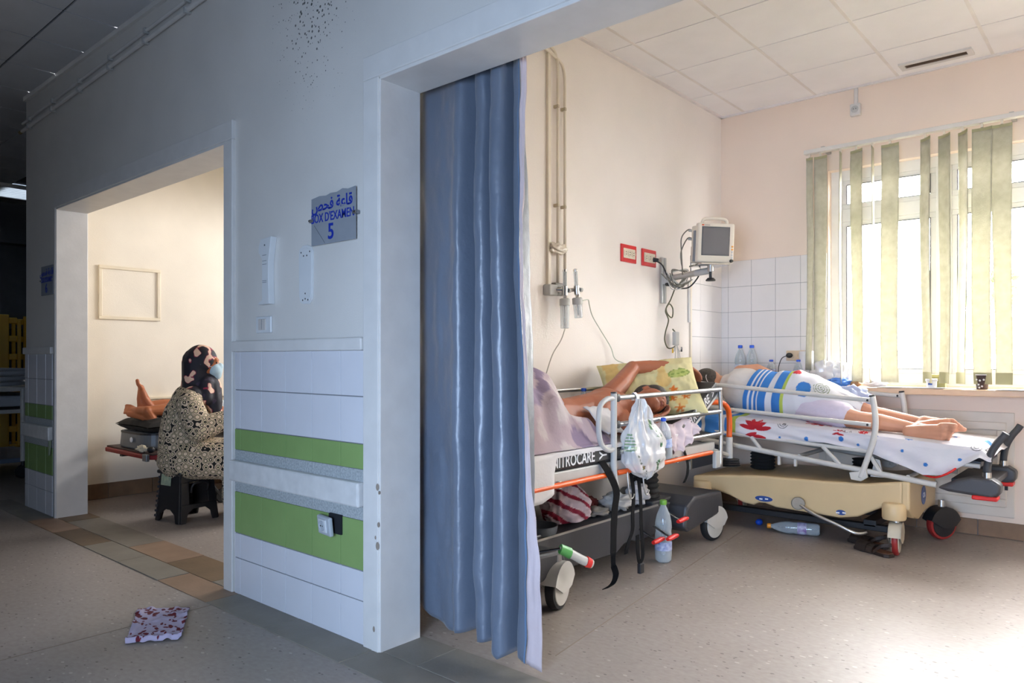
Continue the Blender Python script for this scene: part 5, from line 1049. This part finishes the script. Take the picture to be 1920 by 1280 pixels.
G().box(-2.3, ORX1, 1.985, 2.015, 2.30, 2.325).build('curtain_track', TRIMW, ct)

# ================================================================== ON THE CORRIDOR WALL
MF = basis(Vector((1, 0, 0)), Vector((0, 0, 1)), Vector((0, -1, 0)))
ACR = mat('smoked_acrylic', '#8f949b', rough=.25, var=.08, vscale=7); STEELP = mat('dull_steel', '#8a8d92', rough=.35, metal=.7)
def sign(x, z, w_, h, num, label):
    t = thing('room_sign', label, 'sign', (x, FY0, z)); y0 = FY0 - .016
    out = [(-w_, -h), (w_, -h), (w_, h), (w_ * .7, h - .004), (w_ * .45, h + .003), (w_ * .2, h - .006), (-w_ * .1, h - .004), (-w_ * .3, h - .010), (-w_ * .6, h - .006), (-w_, h - .012)] if num == '5' else [(-w_, -h), (w_, -h), (w_, h), (-w_, h)]
    G().prism(out, lambda a, b: (x + a, y0, z + b), lambda a, b: (x + a, y0 + .006, z + b)).build('sign_plate', ACR, t)
    text('arabic_lettering', '\uFEBA\uFEA4\uFED3 \uFE94\uFECB\uFE8E\uFED7', .062, MARINE, t, MF, (x - .005, y0 - .001, z + .055), extra=.0012)
    text('french_lettering', "BOX D'EXAMEN", .050, MARINE, t, MF, (x - .002, y0 - .001, z + .004), sx=.80 * w_ / .146, extra=.0006)
    text('room_number', num, .088, MARINE, t, MF, (x - .01, y0 - .001, z - .058), extra=.0015)
    for s_ in (-1, 1):
        k = G().box(x + s_ * w_ - .014, x + s_ * w_ + .014, y0 - .005, FY0, z - .006, z + .008).build('sign_clip', STEELP, t, bevel=.003); G().lathe([(.005, 0), (.004, .003)], (x + s_ * (w_ + .006), y0 - .005, z + .001), 10, Matrix.Rotation(R(90), 3, 'X')).build('clip_screw', CHROME, k, smooth=True, angle=40)
    if num == '5': G().ribbon([(x - w_ + .02, y0 - .0008, z - .02), (x - .05, y0 - .0008, z - .10)], (.0008, 0, .0004), .0003).build('plate_crack', mat('crack', '#5d646c'), t)
sign(-2.452, 1.665, .146, .102, '5', 'chipped grey acrylic sign reading BOX D\'EXAMEN 5 on the pillar')
sign(-5.82, 1.648, .118, .102, '6', 'small grey sign reading BOX D\'EXAMEN 6 at the far left doorway')
WPL = mat('yellowed_white_plastic', '#d3d5d6', rough=.4, var=.04)
t = thing('dispenser_bracket', 'tall white waisted wall bracket on the pillar left of the sign', 'bracket', (-2.94, FY0, 1.49)); x = -2.935
out = [(-.055, 1.34), (.035, 1.34), (.028, 1.45), (.03, 1.53), (.052, 1.635), (-.035, 1.63), (-.052, 1.60), (-.055, 1.57), (-.025, 1.54), (-.024, 1.36), (-.055, 1.348)]
G().prism(out, lambda a, b: (x + a, FY0 - .030, b), lambda a, b: (x + a, FY0, b)).build('bracket_plate', WPL, t, bevel=.003)
for z in (1.435, 1.442, 1.515, 1.53, 1.555): G().box(x - .018, x + .014, FY0 - .0315, FY0 - .029, z, z + .002).build('bracket_slot', mat('slot_shadow', '#6f757c'), t)
G().sph((x - .0, FY0 - .03, 1.60), .004, 8, 6).build('screw', STEELP, t)
t = thing('dispenser_bracket', 'flat white rounded wall plate with screw holes beside the sign', 'bracket', (-2.655, FY0, 1.45)); x = -2.655
out = [(-.050, 1.365), (-.040, 1.335), (-.015, 1.328), (.025, 1.328), (.045, 1.345), (.050, 1.37), (.052, 1.545), (.04, 1.565), (.01, 1.575), (-.02, 1.575), (-.048, 1.56), (-.052, 1.54)]
G().prism(out, lambda a, b: (x + a, FY0 - .006, b), lambda a, b: (x + a, FY0, b)).build('bracket_plate', WPL, t, bevel=.002)
G().prism([(a * .86, 1.45 + (b - 1.45) * .90) for a, b in out], lambda a, b: (x + a, FY0 - .0085, b), lambda a, b: (x + a, FY0 - .005, b)).build('raised_panel', WPL, t, bevel=.002)
for a, z in ((-.03, 1.545), (.033, 1.545), (-.012, 1.53), (.012, 1.53), (.0, 1.35), (.02, 1.345), (-.018, 1.345), (0, 1.372)): G().sph((x + a, FY0 - .008, z), (.004, .002, .004), 8, 6).build('screw_hole', BLACKP, t)
t = thing('light_switch', 'square white light switch above the tiled dado', 'switch', (-2.98, FY0, 1.25))
G().box(-3.045, -2.918, FY0 - .011, FY0, 1.214, 1.289).build('switch_plate', WPL, t, bevel=.008, seg=3); G().box(-3.015, -2.955, FY0 - .0165, FY0 - .009, 1.228, 1.277).build('rocker', mat('rocker', '#c5bfba', rough=.35), t, bevel=.003); G().box(-2.985, -2.983, FY0 - .0175, FY0 - .016, 1.23, 1.275).build('rocker_gap', mat('slot_shadow'), t)
t = thing('wall_socket', 'grey wall socket hanging out of its box on the green tiles', 'socket', (-2.46, FY0, .44))
G().box(-2.475, -2.395, FY0 - .018, FY0 - .008, .405, .482).build('back_box', mat('open_box', '#16191f', rough=.8), t); MS2 = rotz(R(-8)) @ Matrix.Rotation(R(6), 3, 'X')
G().obox((-2.472, FY0 - .036, .435), (.052, .009, .038), MS2).build('socket_plate', mat('grey_socket', '#aab0b6', rough=.4), t, bevel=.006, seg=3); G().obox((-2.475, FY0 - .046, .435), (.03, .004, .026), MS2).build('socket_insert', mat('pale_insert', '#c9ccce', rough=.4), t, bevel=.003)
G().lathe([(.021, 0), (.021, .004), (.018, .004), (.017, .001)], (-2.475, FY0 - .0505, .435), 20, MS2 @ Matrix.Rotation(R(90), 3, 'X')).build('socket_well', mat('grey_socket'), t, smooth=True, angle=40)
for d in (-.007, .007): G().sph((-2.475 + d, FY0 - .0515, .435), .003, 6, 4).build('contact', BLACKP, t)
t = thing('conduit_run', 'twin white conduits clipped along the top of the corridor wall', 'conduit', (-4.9, FY0, 2.84))
for r_, dz, dy in ((.012, 0, .02), (.009, .058, .014)):
    G().tube([(-6.36, FY0 - dy, 2.800 + dz), (-3.0, FY0 - dy, 2.897 + dz)], r_, 10).build('conduit_tube', TRIMW, t, smooth=True, angle=40)
    for k in range(7):
        xx = -6.2 + .5 * k; G().box(xx - .012, xx + .012, FY0 - dy - .014, FY0, 2.80 + dz + (xx + 6.36) * .0289 - .016, 2.80 + dz + (xx + 6.36) * .0289 + .016).build('conduit_clip', GREYP, t, bevel=.003)
G().cyl((-6.40, FY0 - .02, 2.799), (-6.355, FY0 - .02, 2.80), .013, .013, 10).build('conduit_end', mat('brass_end', '#8d7a50', rough=.5), t)
t = thing('paper_notice', 'small torn green-white paper stuck on the tiles of the far left wall end', 'paper', (-5.76, FY0, .5))
G().grid(4, 8, lambda u, v: Vector((lerp(-5.80, -5.735, u), FY0 - .014 - .008 * v * u, lerp(.53, .42, v) + .01 * u))).build('paper', mat('greenish_paper', '#a3b59a', rough=.8), t, smooth=True, solid=.0006)
# ---- spotted cloth on the corridor floor
Q = [Vector((-3.335, 1.343, 0)), Vector((-3.18, 1.50, 0)), Vector((-2.846, 1.31, 0)), Vector((-2.966, 1.149, 0))]
def clf(u, v):
    p = Q[0].lerp(Q[1], u).lerp(Q[3].lerp(Q[2], u), v); return p + Vector((.006 * nz(u * 9, v * 5), .006 * nz(v * 11, u * 5), .005 + .012 * max(0, nz(u * 6, v * 7, 4)) + .014 * ss(.86, .95, v) * (1 - ss(.95, 1, v)) + .012 * ss(.93, 1, u) * v))
spots = [(random.random(), random.random(), .018 + .03 * random.random() ** 2, random.random() * 3) for _ in range(95)]
def clc(u, v, p):
    for a, b, r_, t_ in spots:
        if ell(u * .75, v, a * .75, b, r_ * 1.2, r_ * .7, t_) < 1 + .5 * nz(u * 30, v * 30): return (.40, .07, .14)
    return (.72, .68, .78)
tag(G().grid(110, 130, clf, clc).build('spotted_cloth', mat('flimsy_cloth', rough=.8, vcol=True, var=.06), None, smooth=True, solid=.002), 'lavender cloth with dark red spots dropped on the corridor floor', 'cloth')

# ================================================================== BOX 6: WOMAN, PATIENT, STRETCHER
t = thing('wall_frame', 'empty cream rectangular frame on the wall of box 6', 'frame', (-6.2, 2.43, 1.62)); y0, y1, z0, z1, q = 2.20, 2.675, 1.41, 1.835, .026
for n_, (a, b, c_, d) in (('frame_rail', (y0, y1, z0, z0 + q)), ('frame_rail', (y0, y1, z1 - q, z1)), ('frame_stile', (y0, y0 + q, z0 + q, z1 - q)), ('frame_stile', (y1 - q, y1, z0 + q, z1 - q))): G().box(-6.2, -6.182, a, b, c_, d).build(n_, mat('cream_moulding', '#e6d9c0', rough=.45), t, bevel=.004)
G().box(-6.2, -6.196, y0 + q, y1 - q, z0 + q, z1 - q).build('backing', CREAM6, t)
t = thing('wall_ledge', 'cream ledge board low on the wall behind the patient\'s feet in box 6', 'ledge', (-6.2, 3.1, .65)); G().box(-6.2, -6.178, 2.56, 3.9, .40, .765).build('ledge_board', mat('cream_moulding'), t, bevel=.004); G().box(-6.2, -6.165, 2.55, 3.91, .765, .785).build('ledge_cap', mat('cream_moulding'), t, bevel=.004)
C3 = thing('ambulance_stretcher', 'low red-edged ambulance stretcher in box 6', 'stretcher', (-5.7, 3.1, 0)); REDM = mat('dark_red_enamel', '#8c1a1c', rough=.45); SX0, SX1, SY0, SY1 = -6.10, -5.26, 2.20, 4.0
G().prism([(SX0 + .04, SY0), (SX1 - .06, SY0), (SX1, SY0 + .06), (SX1, SY1), (SX0, SY1), (SX0, SY0 + .04)], lambda a, b: (a, b, .385), lambda a, b: (a, b, .418)).build('edge_frame', REDM, C3, bevel=.008)
G().box(SX0 + .02, SX1 - .02, SY0 + .02, SY1 - .02, .416, .43).build('deck_panel', mat('dark_deck', '#3a2622', rough=.6), C3, bevel=.003)
G().box(SX0 + .06, SX1 - .06, SY0 + .42, SY1 - .06, .43, .50).build('mattress', BLACKP, C3, bevel=.02, seg=3)
for x_ in (SX0 + .08, SX1 - .08):
    G().tube([(x_, 2.5, .39), (x_, 2.75, .06)], .018, 8).build('folding_leg', BLACKP, C3, smooth=True, angle=40); G().tube([(x_, 3.75, .39), (x_, 3.5, .06)], .018, 8).build('folding_leg', BLACKP, C3, smooth=True, angle=40); G().box(x_ - .02, x_ + .02, 2.3, 3.9, .34, .386).build('under_rail', BLACKP, C3)
    for y_ in (2.77, 3.48): G().lathe([(.05, -.015), (.055, 0), (.05, .015)], (x_, y_, .055), 20, Matrix.Rotation(R(90), 3, 'Y')).build('wheel', RUBBER, C3, smooth=True, angle=40)
G().box(SX1 - .1, SX1 - .03, SY0 - .012, SY0 + .012, .375, .425).build('corner_clamp', STEELP, C3, bevel=.004)
t = thing('carry_case', 'slate-grey oval case on the foot end of the ambulance stretcher', 'case', (-5.72, 2.42, .43)); pr = [(math.copysign(abs(math.cos(a)) ** .55, math.cos(a)) * .29, math.copysign(abs(math.sin(a)) ** .55, math.sin(a)) * .19) for a in [k * math.pi / 16 for k in range(32)]]
G().prism(pr, lambda a, b: (-5.72 + a, 2.43 + b, .43), lambda a, b: (-5.72 + a * .95, 2.43 + b * .95, .555)).build('case_body', mat('slate_case', '#5d6268', rough=.4), t, bevel=.015, seg=3); G().prism([(a * .97, b * .97) for a, b in pr], lambda a, b: (-5.72 + a, 2.43 + b, .54), lambda a, b: (-5.72 + a, 2.43 + b, .552)).build('lid_seam', BLACKP, t); G().lathe([(.02, 0), (.018, .006)], (-5.66, 2.237, .50), 14, Matrix.Rotation(R(90), 3, 'X')).build('case_badge', PRINTW, t, smooth=True, angle=40)
pl2 = pillow_mesh((-5.70, 2.47, .610), (1, 0, 0), (0, 1, .05), (0, -.05, 1),   .30, .22, .052, 26, 20, None, 5).build('black_cushion', mat('black_fabric', '#1b1815', rough=.9, bump=.1), None, smooth=True); tag(pl2, 'black cushion under the bare feet in box 6', 'cushion')
def dr(u, v): return Vector((lerp(-5.92, -5.44, u), lerp(2.36, 2.75, v), .662 + .01 * nz(u * 5, v * 4) - .03 * ss(.6, 1, u) + .012 * v))
tag(G().grid(16, 12, dr).build('draw_sheet', LINEN, None, smooth=True, solid=.003), 'white draw sheet under the patient\'s calves in box 6', 'sheet')
lump('crumpled_glove', 'crumpled cream glove on the red stretcher edge in box 6', 'glove', (-5.44, 2.225, .452), (.07, .022, .022), mat('cream_latex', '#d9cdb4', rough=.6), .6, 41)
lump('tape_roll', 'black tape roll beside the cream glove in box 6', 'tape', (-5.345, 2.245, .452), (.028, .025, .022), BLACKP, .1, 42)
P3 = thing('person', 'barefoot person lying on the ambulance stretcher in box 6, feet towards the door', 'person', (-5.7, 3.0, .5))
ch = foot((-5.74, 2.345, .735), (-.22, -.38, .85), (-.3, -.85, -.2), 1.0, 1) + foot((-5.58, 2.315, .712), (-.72, -.50, .30), (-.1, -.5, .85), 1.08, 1)
ch += [('c', [(-5.74, 2.345, .735), (-5.74, 2.5, .735), (-5.74, 2.70, .72), (-5.74, 3.05, .62)], [.034, .052, .058, .085]), ('c', [(-5.58, 2.315, .712), (-5.59, 2.5, .715), (-5.60, 2.70, .71), (-5.62, 3.05, .61)], [.034, .052, .058, .085]),
       ('e', (-5.69, 3.10, .61), (.15, .15, .11)), ('e', (-5.69, 3.33, .625), (.15, .22, .115)), ('c', [(-5.69, 3.5, .63), (-5.69, 3.60, .65)], [.06, .052]), ('e', (-5.69, 3.69, .66), (.072, .095, .085)), ('c', [(-5.69, 3.69, .745), (-5.69, 3.68, .755)], [.014, .012]),
       ('c', [(-5.53, 3.45, .63), (-5.47, 3.22, .575), (-5.50, 3.02, .585)], [.05, .04, .03]), ('c', [(-5.86, 3.45, .63), (-5.91, 3.22, .575), (-5.88, 3.02, .585)], [.05, .04, .03])] + hand((-5.50, 3.02, .585), (.05, -1, 0), (0, 0, -1), .9, .25, 1) + hand((-5.88, 3.02, .585), (-.05, -1, 0), (0, 0, -1), .9, .25, -1)
flesh('body', ch, SKINC, P3, .005, 3); flesh('gown', [('e', (-5.69, 3.10, .61), (.165, .17, .12)), ('e', (-5.69, 3.34, .625), (.165, .215, .125)), ('c', [(-5.68, 3.1, .61), (-5.68, 2.9, .655)], [.13, .12])], mat('pale_gown', '#cfd6d8', rough=.85), P3, .009, 5)
flesh('hair', [('e', (-5.69, 3.715, .655), (.076, .085, .086))], HAIR, P3, .006, 2)

# ---- folding stool
st = thing('folding_stool', 'black plastic folding step stool under the woman in the patterned dress', 'stool', (-4.985, 2.335, 0), R(8)); BLK = mat('satin_black_plastic', '#17171a', rough=.42)
def panel(g, f): # end panel: trapezoid with an arched foot cut-out, thickness along the other axis
    out = [(-.150, 0), (-.105, 0), (-.085, .055), (-.03, .085), (.03, .085), (.085, .055), (.105, 0), (.150, 0), (.118, .33), (-.118, .33)]; g.prism(out, lambda a, b: f(a, b, 0), lambda a, b: f(a, b, 1)); return g
for s_ in (-1, 1):
    p_ = panel(G(), lambda a, b, k, s_=s_: (a * .92, s_ * (.145 - .028 * b / .33 + .008 * (1 - k) - .008 * k), b)).build('end_panel', BLK, st, local=True, bevel=.006)
    for k in range(9): G().box(-.128 + .012 * k / 9, -.116 + .012 * k / 9, s_ * .150 - .012 + -s_ * .028 * k / 9, s_ * .150 + .012 - s_ * .028 * k / 9, .03 + .032 * k, .045 + .032 * k).build('edge_rib', mat('rib_grey', '#3b3b40', rough=.5), p_, local=True)
    sp_ = G()
    sp_.prism([(-.148, 0), (-.105, 0), (-.09, .06), (-.05, .09), (.05, .09), (.09, .06), (.105, 0), (.148, 0), (.14, .12), (-.14, .12)], lambda a, b, s_=s_: (s_ * (.14 - .025 * b / .33 + .006), a * .95, b), lambda a, b, s_=s_: (s_ * (.14 - .025 * b / .33 - .006), a * .95, b))
    for a0, a1, b0, b1 in ((-.14, -.075, .12, .27), (.075, .14, .12, .27), (-.135, .135, .27, .325)): sp_.prism([(a0, b0), (a1, b0), (a1 * .93, b1), (a0 * .93, b1)], lambda a, b, s_=s_: (s_ * (.14 - .025 * b / .33 + .006), a * .95, b), lambda a, b, s_=s_: (s_ * (.14 - .025 * b / .33 - .006), a * .95, b))
    sp_.build('side_panel', BLK, st, local=True, bevel=.003)
G().box(-.135, .135, -.14, .14, .318, .345).build('seat_top', BLK, st, local=True, bevel=.01, seg=3)
G().tube(cr([(.135, -.06, .20), (.155, -.05, .26), (.155, .05, .26), (.135, .06, .20)], 5), .008, 8).build('carry_handle', BLK, st, local=True, smooth=True)
lb = G().box(-.085, .025, -.166, -.1635, .245, .325); lb.v = [(x_, y_ + .030 * z_ / .33 + .004, z_) for x_, y_, z_ in lb.v]
lb.build('sticker', mat('pale_green_sticker', '#b9c4a0', c2='#8d9a86', rough=.5, vscale=30), st, local=True)

# ---- woman in patterned dress and flowered headscarf
def dress_mat():
    m = bpy.data.materials.new('ringed_dress_print'); m.use_nodes = True; N, L = m.node_tree.nodes, m.node_tree.links; b = N['Principled BSDF']; b.inputs['Roughness'].default_value = .85
    tc = N.new('ShaderNodeTexCoord'); vo = N.new('ShaderNodeTexVoronoi'); vo.inputs['Scale'].default_value = 24; vo.inputs['Randomness'].default_value = .35; L.new(tc.outputs['Object'], vo.inputs['Vector'])
    r = N.new('ShaderNodeValToRGB'); e = r.color_ramp.elements; r.color_ramp.interpolation = 'CONSTANT'; cream, blk = (*lin('#d6c2a8'), 1), (*lin('#17130f'), 1)
    e[0].position = 0; e[0].color = cream; e[1].position = .30; e[1].color = blk
    for p_, c_ in ((.38, (*lin('#c9ba98'), 1)), (.47, blk), (.53, cream), (.64, blk)): q = e.new(p_); q.color = c_
    L.new(vo.outputs['Distance'], r.inputs[0]); L.new(r.outputs[0], b.inputs['Base Color']); return m
def scarf_mat():
    m = bpy.data.materials.new('flowered_scarf_print'); m.use_nodes = True; N, L = m.node_tree.nodes, m.node_tree.links; b = N['Principled BSDF']; b.inputs['Roughness'].default_value = .7
    tc = N.new('ShaderNodeTexCoord'); n1 = N.new('ShaderNodeTexNoise'); n1.inputs['Scale'].default_value = 13; n1.inputs['Detail'].default_value = 1.5; L.new(tc.outputs['Object'], n1.inputs[0])
    r = N.new('ShaderNodeValToRGB'); r.color_ramp.interpolation = 'CONSTANT'; e = r.color_ramp.elements; e[0].color = (*lin('#11101c'), 1); e[1].position = .60; e[1].color = (*lin('#e2bda4'), 1)
    q = e.new(.35); q.color = (*lin('#14121f'), 1); q = e.new(.575); q.color = (*lin('#8d1f3c'), 1); q = e.new(.30); q.color = (*lin('#2e2136'), 1)
    L.new(n1.outputs['Fac'], r.inputs[0]); L.new(r.outputs[0], b.inputs['Base Color']); return m
W = thing('person', 'seated person in patterned dress, flowered dark headscarf and blue face mask', 'person', (-4.975, 2.36, 0), -math.atan2(.6, .8))
ch = [('c', [(0, -.02, .43), (0, -.01, .6), (0, .01, .78)], [.13, .12, .115]), ('c', [(-.13, .02, .82), (.13, .02, .82)], [.06, .06]), ('c', [(0, .03, .86), (0, .06, .97)], [.05, .05]), ('e', (0, .085, 1.065), (.073, .092, .10)), ('c', [(0, .12, 1.0), (0, .135, .985)], [.045, .03]), ('c', [(0, .178, 1.06), (0, .192, 1.04)], [.012, .014]),
      ('c', [(-.03, .163, 1.088), (.03, .163, 1.088)], [.014, .014]),
      ('c', [(.16, .02, .81), (.19, .10, .63), (.10, .33, .72)], [.052, .042, .028]), ('c', [(-.16, .02, .81), (-.19, .10, .63), (-.06, .33, .70)], [.052, .042, .028])]
for s_ in (-1, 1): ch += [('c', [(.08 * s_, 0, .42), (.11 * s_, .36, .40), (.11 * s_, .34, .07)], [.09, .062, .038])] + foot((.11 * s_, .34, .065), (0, 1, -.1), (0, 0, 1), .9, s_)
ch += hand((.10, .33, .72), (-.15, .9, .25), (0, .2, -1), .9, .3, -1) + hand((-.06, .33, .70), (.2, .9, .2), (0, .2, -1), .9, .3, 1)
flesh('body', ch, SKINC, W, .006, 4, True)
flesh('dress', [('c', [(0, -.03, .42), (0, -.035, .56), (0, -.02, .70), (0, .0, .80)], [.185, .175, .165, .135]), ('c', [(-.12, .015, .815), (.12, .015, .815)], [.088, .088]), ('e', (0, -.02, .40), (.20, .20, .12)),
      ('c', [(.15, .015, .80), (.20, .09, .63), (.13, .28, .70)], [.085, .092, .058]), ('c', [(-.15, .015, .80), (-.20, .09, .63), (-.09, .28, .68)], [.085, .085, .055]),
      ('c', [(.09, 0, .42), (.12, .34, .40)], [.14, .125]), ('c', [(-.09, 0, .42), (-.12, .34, .40)], [.14, .125]), ('c', [(0, .1, .42), (0, .34, .40)], [.13, .12]),
      ('c', [(.12, .34, .40), (.12, .345, .16)], [.115, .13]), ('c', [(-.12, .34, .40), (-.12, .345, .16)], [.115, .13]), ('c', [(0, .36, .4), (0, .37, .16)], [.11, .12])], dress_mat(), W, .009, 6, True)
flesh('headscarf', [('e', (0, .062, 1.085), (.094, .108, .112)), ('c', [(0, .035, 1.08), (0, .03, .96), (0, .03, .87)], [.098, .092, .105]), ('c', [(0, .115, .975), (0, .12, .90), (.03, .15, .80), (.05, .175, .72)], [.052, .078, .060, .035]), ('c', [(-.10, .02, .86), (.11, .03, .85)], [.065, .065]), ('c', [(.04, .10, .93), (.085, .11, .83)], [.06, .045])], scarf_mat(), W, .007, 4, True)
MASK = mat('blue_surgical_mask', '#bcd5df', rough=.8, var=.04)
flesh('face_mask', [('e', (0, .152, 1.022), (.060, .052, .050)), ('c', [(0, .185, 1.045), (0, .165, .985)], [.026, .032])], MASK, W, .005, 4, True)
for s_ in (-1, 1): G().tube(cr([(.055 * s_, .15, 1.04), (.075 * s_, .11, 1.055), (.088 * s_, .075, 1.06)], 4), .0018, 5).build('mask_loop', MASK, W, local=True); G().sph((.026 * s_, .168, 1.072), (.011, .007, .007), 10, 8).build('eye', mat('dark_eye', '#1b120e', rough=.2), W, local=True, smooth=True)

# ================================================================== FAR CORRIDOR AT THE LEFT EDGE
t = thing('ceiling_light', 'recessed louvred ceiling light glowing at the far left', 'ceiling light', (-9.9, 2.55, CZC)); lx, ly = -9.9, 2.55
G().box(lx - .3, lx + .3, ly - .3, ly + .3, CZC + .004, CZC + .010).build('diffuser', mat('tube_glow', '#cfe2ff', emit=5.0), t)
for k in range(7): G().box(lx - .3 + .1 * k - .004, lx - .3 + .1 * k + .004, ly - .3, ly + .3, CZC - .035, CZC + .003).build('louvre', ALU, t)
for a, b, c_, d in ((-.33, -.3, -.33, .33), (.3, .33, -.33, .33), (-.3, .3, -.33, -.3), (-.3, .3, .3, .33)): G().box(lx + a, lx + b, ly + c_, ly + d, CZC - .04, CZC + .003).build('light_frame', TRIMW, t)
D = thing('transport_trolley', 'grey transport trolley with pale mattress standing in the far corridor', 'trolley', (-8.35, 2.2, 0)); D0, D1, E0, E1 = -8.9, -7.8, 1.2, 2.35
for x_ in (D0, D1):
    for y_ in (E0, E1 - .22):
        G().tube([(x_, y_, .16), (x_, y_, .82)], .022, 10).build('upright', WTUBE, D, smooth=True, angle=40); G().lathe([(.05, -.018), (.065, 0), (.05, .018)], (x_, y_, .065), 20, Matrix.Rotation(R(90), 3, 'Y')).build('wheel', RUBBER, D, smooth=True, angle=40); G().cyl((x_, y_, .12), (x_, y_, .17), .015).build('castor_stem', BLACKP, D)
for z in (.62, .82): G().box(D0, D1, E0, E1, z - .02, z + .015).build('deck_frame', WTUBE, D, bevel=.005)
G().box(D0, D1, E0, E1, .15, .19).build('lower_deck', mat('blue_grey_deck', '#5b6a80', rough=.4), D, bevel=.005)
G().box(D0 + .03, D1 - .03, E0 + .03, E1 - .03, .66, .76).build('mattress', mat('pale_vinyl', '#a9afb8', rough=.4), D, bevel=.02, seg=3)
for y_ in (E0, E1): G().tube([(D0, y_, .93), (D1, y_, .93)], .014, 8).build('rail_tube', METAL, D, smooth=True, angle=40)
t = thing('hose_coil', 'coil of pale ribbed hose lying on the far trolley', 'hose', (-8.2, 1.95, .84)); G().tube(cr([(-8.2 + (.28 + .01 * k) * math.cos(k * .7), 1.95 + (.28 + .01 * k) * math.sin(k * .7), .86 + .006 * k) for k in range(26)], 3), .018, 8).build('hose', mat('pale_hose', '#a6abb2', rough=.5), t, smooth=True)
YEL = mat('yellow_board_plastic', '#c49a1e', rough=.5)
def board(x, y, a, label):
    t = thing('spinal_board', label, 'spinal board', (x, y, 0), a, 'yellow spinal boards in the far corridor'); g = G(); w_, h = .21, 1.62
    g.box(-.09, .09, -.02, .02, .02, h)
    for s_ in (-1, 1):
        g.box(min(s_ * .17, s_ * w_), max(s_ * .17, s_ * w_), -.02, .02, .06, h - .06)
        for k in range(8): z = .05 + k * (h - .12) / 7; g.box(min(s_ * .09, s_ * .17), max(s_ * .09, s_ * .17), -.02, .02, z - .035, z + .035)
    g.build('board_body', YEL, t, local=True, bevel=.008)
board(-10.2, 2.55, R(75), 'yellow spinal board leaning in the far corridor, the taller left one'); board(-10.45, 2.95, R(80), 'yellow spinal board in the far corridor, the right one beside the wall')
t = thing('storage_cupboard', 'dark cupboard at the end of the far corridor', 'cupboard', (-11.6, 3.0, 0)); G().box(-11.98, -11.4, 1.6, 4.4, 0, 1.5).build('cupboard_body', mat('dark_cupboard', '#24262b', rough=.6), t, bevel=.01); 
for k in range(3): dd = G().box(-11.4, -11.385, 1.63 + .93 * k, 2.53 + .93 * k, .06, 1.46).build('cupboard_door', mat('dark_cupboard_door', '#2b2e34', rough=.5), t, bevel=.005); G().box(-11.385, -11.365, 2.44 + .93 * k, 2.46 + .93 * k, .7, .85).build('handle', METAL, dd)
struct(G().box(-11.0, -10.75, -2.5, 6.9, 2.55, CZC).build('trim_6', mat('dark_beam', '#26282c', rough=.7)))
